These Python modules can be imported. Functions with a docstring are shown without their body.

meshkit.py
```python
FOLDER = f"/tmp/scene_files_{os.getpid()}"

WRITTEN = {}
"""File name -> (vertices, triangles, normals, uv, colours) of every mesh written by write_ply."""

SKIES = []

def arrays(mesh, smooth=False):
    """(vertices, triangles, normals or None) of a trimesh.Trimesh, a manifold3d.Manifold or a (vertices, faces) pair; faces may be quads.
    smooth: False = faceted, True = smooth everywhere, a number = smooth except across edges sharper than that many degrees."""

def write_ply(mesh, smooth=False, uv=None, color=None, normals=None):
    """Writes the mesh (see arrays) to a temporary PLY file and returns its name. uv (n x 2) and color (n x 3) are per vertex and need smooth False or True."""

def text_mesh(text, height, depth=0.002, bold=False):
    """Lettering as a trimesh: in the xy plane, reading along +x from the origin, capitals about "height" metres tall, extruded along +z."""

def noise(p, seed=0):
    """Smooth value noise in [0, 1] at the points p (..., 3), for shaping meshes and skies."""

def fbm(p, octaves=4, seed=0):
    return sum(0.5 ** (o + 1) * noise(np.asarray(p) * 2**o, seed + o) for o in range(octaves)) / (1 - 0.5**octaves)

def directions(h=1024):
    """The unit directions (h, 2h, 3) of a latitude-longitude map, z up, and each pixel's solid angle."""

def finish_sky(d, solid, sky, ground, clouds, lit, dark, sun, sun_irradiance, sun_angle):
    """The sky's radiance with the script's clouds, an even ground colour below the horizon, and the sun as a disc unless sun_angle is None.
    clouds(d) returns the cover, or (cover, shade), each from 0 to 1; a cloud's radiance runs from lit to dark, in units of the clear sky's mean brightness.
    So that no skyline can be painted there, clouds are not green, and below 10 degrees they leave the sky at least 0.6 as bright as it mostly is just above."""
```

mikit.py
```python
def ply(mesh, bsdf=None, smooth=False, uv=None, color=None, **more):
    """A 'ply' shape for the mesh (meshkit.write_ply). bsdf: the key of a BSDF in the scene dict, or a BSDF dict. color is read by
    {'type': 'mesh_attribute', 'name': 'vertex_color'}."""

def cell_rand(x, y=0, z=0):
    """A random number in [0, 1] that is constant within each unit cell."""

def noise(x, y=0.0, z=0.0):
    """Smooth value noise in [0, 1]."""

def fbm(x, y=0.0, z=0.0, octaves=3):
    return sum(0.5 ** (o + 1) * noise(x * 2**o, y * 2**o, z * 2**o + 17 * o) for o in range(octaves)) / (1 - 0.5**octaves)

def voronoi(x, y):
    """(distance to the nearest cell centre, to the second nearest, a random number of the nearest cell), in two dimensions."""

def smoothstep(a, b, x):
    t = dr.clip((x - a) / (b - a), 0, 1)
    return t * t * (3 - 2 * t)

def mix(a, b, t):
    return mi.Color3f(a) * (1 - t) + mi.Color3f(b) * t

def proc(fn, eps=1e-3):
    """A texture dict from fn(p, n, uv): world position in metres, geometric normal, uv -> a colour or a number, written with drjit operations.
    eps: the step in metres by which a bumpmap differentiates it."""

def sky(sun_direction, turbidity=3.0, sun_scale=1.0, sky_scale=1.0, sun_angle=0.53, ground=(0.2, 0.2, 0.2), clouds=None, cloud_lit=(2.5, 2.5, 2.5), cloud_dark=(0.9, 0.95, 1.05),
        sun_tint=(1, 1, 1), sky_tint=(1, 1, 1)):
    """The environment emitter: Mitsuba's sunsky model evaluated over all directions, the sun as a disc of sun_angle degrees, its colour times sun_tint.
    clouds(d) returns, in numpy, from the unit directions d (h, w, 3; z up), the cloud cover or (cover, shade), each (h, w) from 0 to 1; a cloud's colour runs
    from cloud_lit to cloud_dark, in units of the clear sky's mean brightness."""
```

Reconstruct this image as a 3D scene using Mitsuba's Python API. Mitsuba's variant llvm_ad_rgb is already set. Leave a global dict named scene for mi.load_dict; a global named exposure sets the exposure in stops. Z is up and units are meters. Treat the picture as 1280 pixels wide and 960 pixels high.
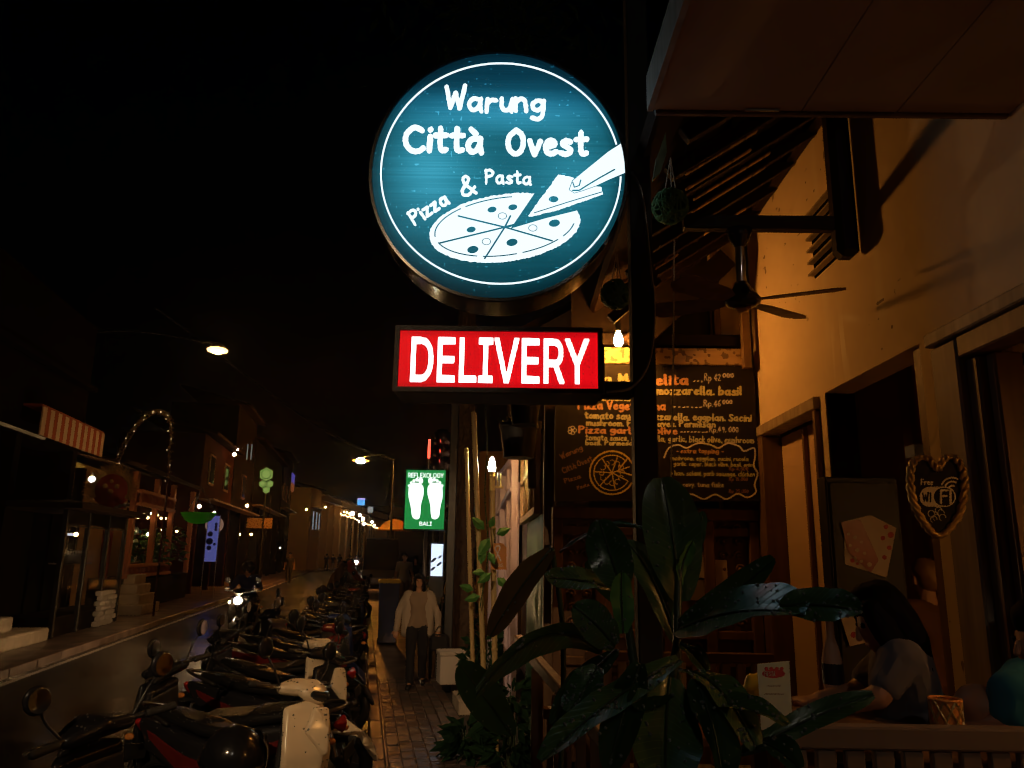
import math, random
import numpy as np, trimesh, mitsuba as mi, mikit, meshkit, shapely
import manifold3d as m3
import drjit as dr
from shapely.geometry import Polygon, LineString, Point, MultiPolygon, box as sbox
from shapely.ops import unary_union
from shapely import affinity

# ---------------------------------------------------------------- camera, sky, exposure
T4 = mi.ScalarTransform4f
EYE = np.array([0, 0, 1.85])
FPX = 960.0
_p, _y, _roll = math.atan(214 / 960), math.atan(8.2 / 960), .015
FWD = np.array([-math.sin(_y) * math.cos(_p), math.cos(_y) * math.cos(_p), math.sin(_p)])
_r0 = np.cross(FWD, [0, 0, 1]); _r0 /= np.linalg.norm(_r0)
_u0 = np.cross(_r0, FWD)
RGT = _r0 * math.cos(_roll) + _u0 * math.sin(_roll)
UPV = _u0 * math.cos(_roll) - _r0 * math.sin(_roll)
scene, labels = {}, {}
exposure = 0.0
scene['camera'] = {'type': 'perspective', 'fov': 2 * math.degrees(math.atan(640 / FPX)), 'fov_axis': 'x', 'near_clip': .05, 'far_clip': 1000.0,
                   'to_world': T4().look_at(origin=EYE.tolist(), target=(EYE + FWD).tolist(), up=UPV.tolist())}
scene['sky'] = mikit.sky((.3, -.6, .12), turbidity=4, sun_scale=0.0, sky_scale=0.0022, ground=(.05, .05, .05))
scene['sky']['sampling_weight'] = 2.0

# ---------------------------------------------------------------- where things stand (street directions; measured points of the photograph)
def ray(px, py): return FWD * FPX + RGT * (px - 640) + UPV * (480 - py)
def P(px, py, Y): d = ray(px, py); return EYE + d * (Y / d[1])
def PX(px, py, X): d = ray(px, py); return EYE + d * (X / d[0])
def PZ(px, py, z=0.0): d = ray(px, py); return EYE + d * ((z - EYE[2]) / d[2])
ANG = math.atan(.193)
SD = np.array([-math.sin(ANG), math.cos(ANG), 0]); SN = np.array([math.cos(ANG), math.sin(ANG), 0])
def US(px, py, u):                                   # a measured point on the street-parallel plane u: (t along the street, z)
    d = ray(px, py); q = EYE + d * (u / (d @ SN)); return q @ SD, q[2]
def UT(px, py, t):                                   # a measured point on the upright plane across the street at t: (u, z)
    d = ray(px, py); q = EYE + d * (t / (d @ SD)); return q @ SN, q[2]
def W(u, t, z=0.0): return SN * u + SD * t + np.array([0, 0, z])
def frame(o=(0, 0, 0), ang=0.0, s=1.0):
    c, n = math.cos(ang) * s, math.sin(ang) * s
    return np.array([[c, -n, 0, o[0]], [n, c, 0, o[1]], [0, 0, s, o[2]], [0, 0, 0, 1.0]])
STREET = frame((0, 0, 0), ANG)
def at(u, t, z=0.0, turn=0.0, s=1.0): return frame(W(u, t, z), ANG + turn, s)

# ---------------------------------------------------------------- things and parts
_used = set()
def numbered(k):
    q, i = k, 0
    while q in _used: i += 1; q = f'{k}_{i:03d}'
    _used.add(q); return q
_ply = {}
_keep = []
def shape(mesh, mat, smooth, M=None, emit=None, w=1.0, uv=None, color=None):
    k = (id(mesh), smooth)
    if k not in _ply:
        if isinstance(mesh, m3.Manifold): mm = meshkit.arrays(mesh)[:2]
        else: mm = mesh
        _ply[k] = mikit.ply(mm, None, smooth, uv, color); _keep.append(mesh)
    d = dict(_ply[k])
    if emit is not None:
        d['bsdf'] = {'type': 'ref', 'id': 'm_off'}
        d['emitter'] = {'type': 'area', 'sampling_weight': float(w), 'radiance': emit if isinstance(emit, dict) else {'type': 'rgb', 'value': [float(c) for c in emit]}}
    else:
        d['bsdf'] = {'type': 'ref', 'id': 'm_' + mat}
    if M is not None: d['to_world'] = T4(np.asarray(M, float))
    return d
class Thing:
    def __init__(s, name, label, cat, group=None, M=None, kind=None):
        s.key = numbered(name); s.M = M
        labels[s.key] = {'label': label, 'category': cat}
        if group: labels[s.key]['group'] = group
        if kind: labels[s.key]['kind'] = kind
        if kind == 'structure': labels[s.key].pop('category')
    def own(s, mesh, mat=None, smooth=False, **k):
        scene[s.key] = shape(mesh, mat, smooth, s.M, **k); return s
    def part(s, name, mesh, mat=None, smooth=False, under=None, label=None, kind=None, M=None, **k):
        key = numbered((under or s.key) + '__' + name)
        MM = s.M if M is None else (M if s.M is None else s.M @ M)
        scene[key] = shape(mesh, mat, smooth, MM, **k)
        if label or kind:
            labels[key] = {a: b for a, b in (('label', label), ('kind', kind)) if b}
        return key
def structure(name, mesh, mat, smooth=False, M=None, label=None):
    key = numbered(name); scene[key] = shape(mesh, mat, smooth, M); labels[key] = {'kind': 'structure', 'label': label or name.replace('_', ' ')}
    return key

# ---------------------------------------------------------------- meshes
def cat(*ms):
    ms = [m for q in ms for m in (q if isinstance(q, (list, tuple)) else [q])]
    return trimesh.util.concatenate(ms)
def bx(x0, x1, y0, y1, z0, z1, c=0.0):
    c = min(c, .45 * min(abs(x1 - x0), abs(y1 - y0), abs(z1 - z0)))
    if c <= 0:
        b = trimesh.creation.box((abs(x1 - x0), abs(y1 - y0), abs(z1 - z0)))
    else:
        h = np.array([abs(x1 - x0), abs(y1 - y0), abs(z1 - z0)]) / 2
        pts = []
        for sx in (-1, 1):
            for sy in (-1, 1):
                for sz in (-1, 1):
                    for k in range(3):
                        q = h - c; q[k] = h[k]; pts.append(q * (sx, sy, sz))
        b = trimesh.PointCloud(pts).convex_hull
    b.apply_translation(((x0 + x1) / 2, (y0 + y1) / 2, (z0 + z1) / 2)); return b
def beam(a, b, w, h=None, c=0.0, up=(0, 0, 1)):
    a, b = np.asarray(a, float), np.asarray(b, float); h = w if h is None else h
    L = np.linalg.norm(b - a); d = (b - a) / L
    s = np.cross(d, up)
    if np.linalg.norm(s) < 1e-3: s = np.cross(d, (0, 1, 0))
    s /= np.linalg.norm(s); t = np.cross(s, d)
    m = bx(-w / 2, w / 2, 0, L, -h / 2, h / 2, c)
    M = np.eye(4); M[:3, 0], M[:3, 1], M[:3, 2], M[:3, 3] = s, d, t, a
    m.apply_transform(M); return m
def tube(pts, r, n=8, caps=True):
    p = np.asarray(pts, float); m = len(p); r = np.broadcast_to(r, (m,)).astype(float)
    t = np.gradient(p, axis=0); t /= np.linalg.norm(t, axis=1, keepdims=True) + 1e-12
    a = np.cross(t[0], (0, 0, 1) if abs(t[0][2]) < .9 else (1, 0, 0)); A = []
    for i in range(m):
        a = a - t[i] * (a @ t[i]); a /= np.linalg.norm(a); A.append(a)
    A = np.array(A); B = np.cross(t, A); g = np.arange(n) * 2 * math.pi / n
    v = p[:, None] + r[:, None, None] * (np.cos(g)[None, :, None] * A[:, None] + np.sin(g)[None, :, None] * B[:, None])
    v = v.reshape(-1, 3); f = []
    for i in range(m - 1):
        for j in range(n):
            k = (j + 1) % n; q = i * n
            f += [[q + j, q + k, q + n + k], [q + j, q + n + k, q + n + j]]
    if caps:
        v = np.vstack([v, p[0], p[-1]])
        for j in range(n):
            k = (j + 1) % n; f += [[len(v) - 2, k, j], [len(v) - 1, (m - 1) * n + j, (m - 1) * n + k]]
    return trimesh.Trimesh(v, f, process=False)
def cyl(a, b, r0, r1=None, n=16): return tube([a, b], [r0, r0 if r1 is None else r1], n)
def lathe(prof, n=24, axis='z'):
    m = trimesh.creation.revolve(np.asarray(prof, float), sections=n)
    if m.volume < 0: m.invert()
    if axis == 'x': m.apply_transform(trimesh.transformations.rotation_matrix(math.pi / 2, (0, 1, 0)))
    if axis == 'y': m.apply_transform(trimesh.transformations.rotation_matrix(-math.pi / 2, (1, 0, 0)))
    return m
def ball(c, r, sub=2, s=(1, 1, 1)):
    m = trimesh.creation.icosphere(sub, r); m.apply_scale(s); m.apply_translation(c); return m
def flat_face(poly, y):                             # a sheet facing -y from a polygon in (x, z), with its uv over the bounding square
    v2, f = trimesh.creation.triangulate_polygon(poly, engine='earcut'); v2 = np.asarray(v2); f = np.asarray(f)
    m = trimesh.Trimesh(np.stack([v2[:, 0], np.full(len(v2), y), v2[:, 1]], 1), f, process=False)
    if m.face_normals[0][1] > 0: m.invert()
    lo, hi = v2.min(0), v2.max(0); v2 = np.asarray(m.vertices)[:, [0, 2]]; return m, (v2 - lo) / (hi - lo)
def move(m, d): m = m.copy(); m.apply_translation(d); return m
def hull(*sph, n=12):                              # (x, y, z, r) spheres -> rounded solid
    return m3.Manifold.batch_hull([m3.Manifold.sphere(float(q[3]), n).translate([float(x) for x in q[:3]]) for q in sph])
def tm(man):
    v, f, _ = meshkit.arrays(man); return trimesh.Trimesh(v, f, process=False)
def hl(*s, n=12): return tm(hull(*s, n=n))
def ext(poly, h):
    ps = [g for g in getattr(poly, 'geoms', [poly]) if g.geom_type == 'Polygon' and g.area > 1e-9]
    return trimesh.util.concatenate([trimesh.creation.extrude_polygon(g, h, engine='earcut') for g in ps])
def upright(poly, y, h, M=None):                    # polygon in (x, z), front face towards -y at y - h
    m = ext(poly, h); v = m.vertices.copy(); m.vertices = np.stack([v[:, 0], y - v[:, 2], v[:, 1]], 1); return m
def sidewall(poly, x, h):                           # polygon in (y, z), front face towards -x at x, thickness to +x
    m = ext(poly, h); v = m.vertices.copy(); m.vertices = np.stack([x + v[:, 2], v[:, 0], v[:, 1]], 1)
    return m
def curve(pts, n=8):
    p = np.asarray(pts, float); q = np.vstack([2 * p[0] - p[1], p, 2 * p[-1] - p[-2]]); out = []
    for i in range(1, len(q) - 2):
        for s in np.arange(n) / n:
            out.append(.5 * ((2 * q[i]) + (q[i + 1] - q[i - 1]) * s + (2 * q[i - 1] - 5 * q[i] + 4 * q[i + 1] - q[i + 2]) * s * s + (3 * q[i] - q[i - 1] - 3 * q[i + 1] + q[i + 2]) * s ** 3))
    return np.array(out + [p[-1]])

# ---------------------------------------------------------------- a hand-lettered alphabet (strokes; capitals 100 high)
GL = {'a': "44,52 24,58 6,40 8,12 24,0 42,18 46,56|46,56 44,20 50,0", 'b': "6,100 6,0|6,40 26,58 44,40 42,12 24,0 6,8", 'c': "42,48 26,58 8,42 6,16 22,0 42,8",
 'd': "44,100 44,0|44,40 24,58 6,38 8,10 26,0 44,14", 'e': "8,30 42,34 36,56 18,56 6,34 10,8 28,0 44,10", 'f': "40,94 26,100 18,84 18,0|4,56 36,56",
 'g': "44,50 24,58 6,40 10,16 28,10 44,30 46,56|46,56 46,-10 30,-32 8,-22", 'h': "6,100 6,0|6,38 24,58 40,46 42,0", 'i': "8,56 8,0|7,80 9,84", 'k': "6,100 6,0|38,56 8,28 40,0",
 'l': "8,100 8,8 16,0", 'm': "6,56 6,0|6,40 20,58 32,46 32,0|32,40 48,58 60,46 60,0", 'n': "6,56 6,0|6,38 24,58 40,46 42,0", 'o': "26,58 8,44 6,16 22,0 42,12 44,42 26,58",
 'p': "6,56 6,-34|6,40 26,58 44,40 42,12 24,0 6,10", 'r': "6,56 6,0|6,36 20,56 36,52", 's': "38,50 22,58 8,46 20,32 38,22 36,6 18,0 4,8", 't': "18,88 18,10 28,0 38,6|2,60 38,62",
 'u': "6,56 6,18 20,0 38,14 42,56|42,56 42,0", 'v': "4,56 22,0|22,0 40,56", 'w': "4,56 16,0|16,0 28,44|28,44 42,0|42,0 54,56", 'x': "6,56 40,0|40,56 6,0", 'y': "6,56 24,8|44,56 20,-30 6,-28",
 'z': "6,54 40,56|40,56 6,2|6,2 42,2", 'q': "44,50 24,58 6,40 10,8 28,0 44,20|44,56 44,-34", 'j': "10,56 10,-20 0,-30",
 'W': "2,96 18,2|18,2 34,72|34,72 50,2|50,2 66,104", 'C': "62,84 40,100 14,80 6,40 24,6 48,0 66,16", 'O': "34,100 10,78 6,34 26,2 50,10 62,48 54,86 34,100", 'P': "8,98 8,0|4,92 36,100 54,78 40,54 10,46",
 'M': "6,0 10,98|10,98 32,40|32,40 56,98|56,98 62,0", 'V': "4,98 28,0|28,0 54,98", 'R': "8,0 8,98|8,98 40,96 46,70 10,52|24,52 52,0", 'F': "8,0 8,98|8,98 46,98|8,52 40,52", 'I': "8,0 8,98",
 'B': "8,0 8,98|8,98 42,92 38,56 8,52|8,52 50,44 44,4 8,0", 'A': "4,0 30,98|30,98 56,0|14,36 46,36", 'G': "60,82 36,100 10,70 10,26 34,0 58,12 60,44|60,44 38,44", 'E': "46,98 8,98|8,98 8,0|8,0 48,0|8,52 40,52",
 'L': "8,98 8,0|8,0 48,0", 'S': "50,86 28,100 8,78 28,52 50,34 44,6 22,0 4,14", 'T': "4,98 56,98|30,98 30,0",
 '&': "54,4 16,70 26,98 42,84 34,62 8,34 8,8 28,0 54,34", '0': "26,98 8,78 6,26 24,0 42,20 44,76 26,98", '1': "8,80 20,98|20,98 20,0", '2': "6,80 24,98 42,80 34,50 6,2|6,2 46,2", '4': "32,0 32,98|32,98 4,32|4,32 46,32",
 '5': "42,98 12,98|12,98 8,56 34,58 44,30 30,2 6,6", '6': "40,96 16,70 6,30 22,0 42,16 36,44 8,36", '8': "26,54 8,76 26,98 44,76 26,54 6,26 26,0 46,26 26,54", '9': "42,70 24,50 8,72 24,98 42,84 42,40 28,0",
 '.': "7,1 9,5", ',': "9,4 4,-14", '+': "6,40 42,40|24,60 24,20|10,56 38,24", '-': "6,36 34,36", 'à': "44,52 24,58 6,40 8,12 24,0 42,18 46,56|46,56 44,20 50,0|16,92 32,74"}
def _chaikin(p):
    p = np.asarray(p, float)
    for _ in range(2):
        if len(p) < 3: break
        q = np.empty((2 * len(p) - 2, 2)); q[0::2] = .75 * p[:-1] + .25 * p[1:]; q[1::2] = .25 * p[:-1] + .75 * p[1:]
        q[0], q[-1] = p[0], p[-1]; p = q
    return p
def lettering(text, x, y, h, w, angle=0.0, adv=1.0, sx=1.0, rng=None, rough=0.0):
    """Hand lettering as shapely geometry in picture-like units (y up), capitals h tall, pen w wide, from (x, y) along the angle."""
    out, cx = [], 0.0
    for ch in text:
        if ch == ' ': cx += 34 * sx * adv; continue
        st = [np.array([[float(v) for v in q.split(',')] for q in s.split()]) for s in GL[ch].split('|')]
        wd = max(s[:, 0].max() for s in st)
        jx, jy, jr = (rng.uniform(-2, 2), rng.uniform(-4, 4), rng.uniform(-.05, .05)) if rng is not None else (0, 0, 0)
        for s in st:
            q = _chaikin(s); q = q @ np.array([[1, jr], [-jr, 1]]) + (jx, jy)
            out.append(LineString(np.stack([(cx + q[:, 0] * sx), q[:, 1]], 1) * (h / 100)).buffer(w / 2, quad_segs=2))
        cx += (wd * sx + 15) * adv
    g = unary_union(out).simplify(w * .04)
    if rough > 0: g = roughen(g, rough)
    g = affinity.rotate(g, angle, origin=(0, 0), use_radians=False)
    return affinity.translate(g, x, y)
def text_width(text, h, adv=1.0, sx=1.0):
    return sum(34 * sx * adv if c == ' ' else (max(float(q.split(',')[0]) for s in GL[c].split('|') for q in s.split()) * sx + 15) * adv for c in text) * h / 100
def roughen(g, amp, step=2.0):
    g = g.segmentize(step)
    def f(c):
        n = np.stack([meshkit.noise(np.column_stack([c * .55, np.full(len(c), k)]), k) - .5 for k in (3, 8)], 1)
        return c + n * 2 * amp
    return shapely.transform(g, f).buffer(0)
def print_block(text, x0, y0, x1, h, bold=True):      # block capitals between x0 and x1, h tall, as a flat mesh in the xy plane
    m = meshkit.text_mesh(text, h, .002, bold); a, b = m.bounds
    v = m.vertices.copy(); v[:, 0] = x0 + (v[:, 0] - a[0]) / (b[0] - a[0]) * (x1 - x0)
    v[:, 1] = y0 + (v[:, 1] - a[1]) / (b[1] - a[1]) * h; m.vertices = v; return m
def to_plane(geom, Y):                               # drawing measured on the photograph (px, -py) -> real outline on the upright plane y = Y
    def f(c):
        q = np.array([P(a, -b, Y) for a, b in c]); return q[:, [0, 2]]
    return shapely.transform(geom, f)

# ---------------------------------------------------------------- materials
def rgb(c): return {'type': 'rgb', 'value': list(map(float, c))}
def mat(name, color, rough=.5, metal=0.0, spec=.5, coat=0.0, two=True, bump=None, bscale=.01):
    b = {'type': 'principled', 'base_color': color if isinstance(color, dict) else rgb(color), 'roughness': rough if isinstance(rough, dict) else float(rough), 'metallic': float(metal), 'specular': float(spec)}
    if coat: b['clearcoat'] = float(coat); b['clearcoat_gloss'] = .95
    if bump is not None: b = {'type': 'bumpmap', 'arbitrary': bump, 'scale': float(bscale), 'bsdf': b}
    scene['m_' + name] = {'type': 'twosided', 'bsdf': b} if two else b
nz, fb, ss, mx = mikit.noise, mikit.fbm, mikit.smoothstep, mikit.mix
scene['m_off'] = {'type': 'twosided', 'bsdf': {'type': 'diffuse', 'reflectance': rgb((.02, .02, .02))}}
def f_plaster(p, n, uv):
    a = fb(p.x * 2 + 3, p.y * 2, p.z * 2, 4); b = fb(p.x * 14, p.y * 14, p.z * 14, 2)
    run = ss(.52, .75, nz(p.y * 9, p.z * .9, 5)) * ss(2.9, 3.1, p.z) * ss(.5, .6, nz(p.y * 1.3, 2))
    drip = ss(.55, .75, nz(p.y * 34, p.z * 2.2, 7)) * dr.exp(-dr.square((p.y - 4.0) / .16) - dr.square((p.z - 2.98) / .14)) + .8 * dr.exp(-dr.square((p.y - 3.9) / .10) - dr.square((p.z - 3.10 - (p.y - 3.9) * .35) / .022))
    crack = ss(.035, .0, dr.abs(fb(p.y * 2.3, p.z * 2.3, 4, 3) - .5)) * ss(.55, .7, nz(p.y * 1.5, p.z * 1.5, 8)) * .35
    specks = ss(.90, .92, nz(p.y * 17, p.z * 26, 9)) * .8
    c = mx((.62, .47, .29), (.70, .56, .37), a * .8 + b * .3)
    c = mx(mx(c, (.80, .72, .58), dr.clip(drip, 0, 1) * .75), (.25, .17, .10), crack)
    return mx(mx(c, (.74, .64, .47), run * .6), (.16, .10, .06), specks * ss(.6, .7, nz(p.y * 2, p.z * 2, 4)))
mat('plaster', mikit.proc(f_plaster), .8, spec=.25, bump=mikit.proc(lambda p, n, uv: fb(p.x * 25, p.y * 25, p.z * 25, 3)), bscale=.004)
def f_wood(p, n, uv):
    g = fb(p.x * 26, p.y * 26, p.z * 2.2, 3); h = nz(p.x * 5, p.y * 5, p.z * 5)
    return mx((.075, .038, .018), (.22, .12, .06), g * .75 + h * .3)
mat('wood', mikit.proc(f_wood), .55, spec=.35)
def f_pale(p, n, uv):
    g = fb(p.x * 30, p.y * 30, p.z * 3, 3)
    return mx((.20, .15, .10), (.42, .33, .23), g)
mat('pale_wood', mikit.proc(f_pale), .6, spec=.3)
def f_worn(p, n, uv):
    g = fb(p.x * 5, p.y * 40, p.z * 22, 3); k = ss(.66, .70, nz(p.x * 38, p.z * 46, 3))
    return mx(mx((.42, .26, .10), (.62, .42, .18), g), (.14, .08, .03), k * .8)
mat('worn_wood', mikit.proc(f_worn), .6, spec=.3)
def f_asphalt(p, n, uv):
    a = fb(p.x * .9, p.y * .9, 1, 3); b = nz(p.x * 60, p.y * 60, 2)
    return mx((.008, .007, .0065), (.026, .023, .02), a * .7 + b * .35)
def r_asphalt(p, n, uv):
    return .13 + .20 * ss(.40, .60, fb(p.x * 1.1 + 7, p.y * .7, 3, 4)) + .06 * nz(p.x * 23, p.y * 23, 2)
mat('asphalt', mikit.proc(f_asphalt), mikit.proc(r_asphalt), spec=.6, bump=mikit.proc(lambda p, n, uv: fb(p.x * 9, p.y * 9, 3, 2) + .25 * nz(p.x * 70, p.y * 70, 1), eps=.004), bscale=.0035)
def f_pave(p, n, uv):
    a = fb(p.x * 3, p.y * 3, p.z, 3); return mx((.06, .045, .04), (.15, .11, .10), a)
mat('pave', mikit.proc(f_pave), .3, spec=.6, bump=mikit.proc(lambda p, n, uv: fb(p.x * 30, p.y * 30, 3, 2)), bscale=.006)
mat('paver_b', (.10, .07, .06), .22, spec=.6); mat('paver_c', (.07, .06, .055), .34, spec=.6)
def f_stone(p, n, uv):
    a = fb(p.x * 6, p.y * 6, p.z * 6, 4); return mx((.30, .25, .19), (.50, .43, .34), a)
mat('stone', mikit.proc(f_stone), .75, spec=.3, bump=mikit.proc(lambda p, n, uv: fb(p.x * 40, p.y * 40, p.z * 40, 2)), bscale=.004)
def f_soffit(p, n, uv):
    return mx((.30, .18, .085), (.42, .26, .13), fb(p.x * 3, p.y * 3, 1, 3))
mat('soffit', mikit.proc(f_soffit), .7, spec=.3)
def leaf_vein(uv):
    d = dr.abs(uv.x - .5); k = uv.y * 15 - d * 5; k = dr.abs(k - dr.floor(k) - .5)
    return ss(.10, .0, k) * ss(.0, .06, d)
def f_leaf(p, n, uv):
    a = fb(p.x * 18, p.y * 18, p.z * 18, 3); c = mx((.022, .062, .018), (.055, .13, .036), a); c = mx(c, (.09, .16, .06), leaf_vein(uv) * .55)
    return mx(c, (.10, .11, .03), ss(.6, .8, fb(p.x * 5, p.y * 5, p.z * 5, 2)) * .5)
def thin(name, col, rough=.32, dt=.7): scene['m_' + name] = {'type': 'principledthin', 'base_color': col if isinstance(col, dict) else rgb(col), 'roughness': rough, 'diff_trans': dt, 'eta': 1.45}
lb_ = mikit.proc(lambda p, n, uv: -leaf_vein(uv) + .3 * fb(p.x * 25, p.y * 25, p.z * 25, 2), eps=.0008)
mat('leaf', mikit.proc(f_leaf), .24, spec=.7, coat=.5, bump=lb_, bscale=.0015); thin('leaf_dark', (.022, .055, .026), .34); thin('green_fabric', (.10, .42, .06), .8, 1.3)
mat('wet_leaf', mikit.proc(f_leaf), .30, spec=.9, coat=.5, bump=lb_, bscale=.0006)
mat('dark_wood', (.018, .010, .006), .6, spec=.15); mat('veil', (.05, .012, .008), .9); thin('leaf_dry', (.07, .055, .025), .5); mat('stem', (.03, .05, .02), .5)
mat('drop_clear', (.06, .06, .06), .06, spec=1.0, coat=1.0)
mat('drop', (.12, .14, .13), .10, spec=1.0)
mat('seat', (.009, .009, .009), .3, spec=.35)
mat('black', (.012, .012, .013), .5); mat('black_gloss', (.010, .010, .012), .12, spec=.6, coat=.6); mat('rubber', (.015, .015, .015), .8)
mat('black_metal', (.02, .02, .022), .35, spec=.5); mat('iron', (.25, .24, .23), .35, metal=1.0); mat('chrome', (.75, .75, .75), .12, metal=1.0); mat('brass', (.45, .30, .14), .3, metal=1.0)
mat('cream_paint', (.62, .50, .33), .16, spec=.6, coat=.6); mat('white_paint', (.75, .73, .68), .25, spec=.5); mat('silver_paint', (.30, .29, .28), .28, metal=.6, coat=.4)
mat('red_paint', (.09, .008, .007), .2, coat=.6); mat('blue_paint', (.02, .035, .12), .2, coat=.6); mat('red_lens', (.30, .01, .01), .1, coat=.5)
mat('glass_dark', (.012, .014, .016), .05, spec=.9); mat('mirror', (.85, .83, .8), .03, metal=1.0)
mat('board', (.018, .013, .010), .75, spec=.2); mat('chalk_orange', (.64, .34, .17), .8, spec=.2); mat('chalk_yellow', (.60, .56, .30), .8, spec=.2); mat('chalk_white', (.72, .66, .56), .8, spec=.2); mat('chalk_brown', (.30, .15, .09), .8, spec=.2); mat('chalk_gold', (.62, .42, .13), .8, spec=.2)
mat('skin', (.36, .19, .11), .5, spec=.4); mat('skin_pale', (.55, .34, .24), .5, spec=.4); mat('hair', (.003, .0028, .0028), .75, spec=.08); mat('hair_blond', (.30, .17, .05), .5)
mat('grey_cloth', (.13, .125, .14), .9, spec=.1); mat('white_cloth', (.55, .52, .47), .9, spec=.1); mat('cream_cloth', (.36, .30, .24), .9, spec=.1); mat('dark_cloth', (.02, .02, .024), .9, spec=.1); mat('teal_cloth', (.03, .14, .20), .9, spec=.1); mat('red_cloth', (.42, .045, .02), .7); mat('brown_cloth', (.14, .06, .03), .8); mat('khaki_cloth', (.24, .18, .13), .9, spec=.1); mat('blue_cloth', (.02, .03, .09), .9)
mat('yellow_plastic', (.65, .42, .03), .4); mat('orange_sign', (.55, .20, .04), .6); mat('green_yarn', (.07, .20, .04), .7); mat('pot', (.03, .03, .032), .4)
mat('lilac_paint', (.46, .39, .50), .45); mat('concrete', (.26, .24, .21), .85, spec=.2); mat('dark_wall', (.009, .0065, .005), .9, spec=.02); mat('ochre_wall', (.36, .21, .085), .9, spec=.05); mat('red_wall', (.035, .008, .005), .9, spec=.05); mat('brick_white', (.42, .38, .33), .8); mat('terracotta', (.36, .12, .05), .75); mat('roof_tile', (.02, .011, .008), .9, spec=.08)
mat('stripe_pale', (.72, .50, .30), .85); mat('stripe_red', (.45, .10, .04), .85); mat('gold', (.60, .42, .16), .4, metal=.7); mat('fringe_red', (.30, .04, .02), .8); mat('bark', (.075, .052, .038), .9, spec=.15); mat('bamboo', (.48, .33, .14), .4); mat('trunk_sack', (.2, .13, .08), .9)
mat('void', (.003, .0025, .002), .95, spec=0.0)
mat('door_paint', (.58, .40, .24), .7)
mat('foam', (.48, .44, .40), .8); mat('paper_pink', (.38, .12, .14), .35); mat('paper_pale', (.55, .46, .42), .5); mat('card', (.50, .56, .46), .6); mat('card_red', (.45, .05, .06), .6); mat('basket', (.75, .30, .06), .7); mat('green_metal', (.02, .10, .05), .4); mat('banner_blue', (.24, .25, .60), .6)
mat('rail_wood', (.17, .125, .095), .6, spec=.3); mat('ground', (.05, .045, .04), .8); mat('line_paint', (.32, .31, .29), .5)
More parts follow.
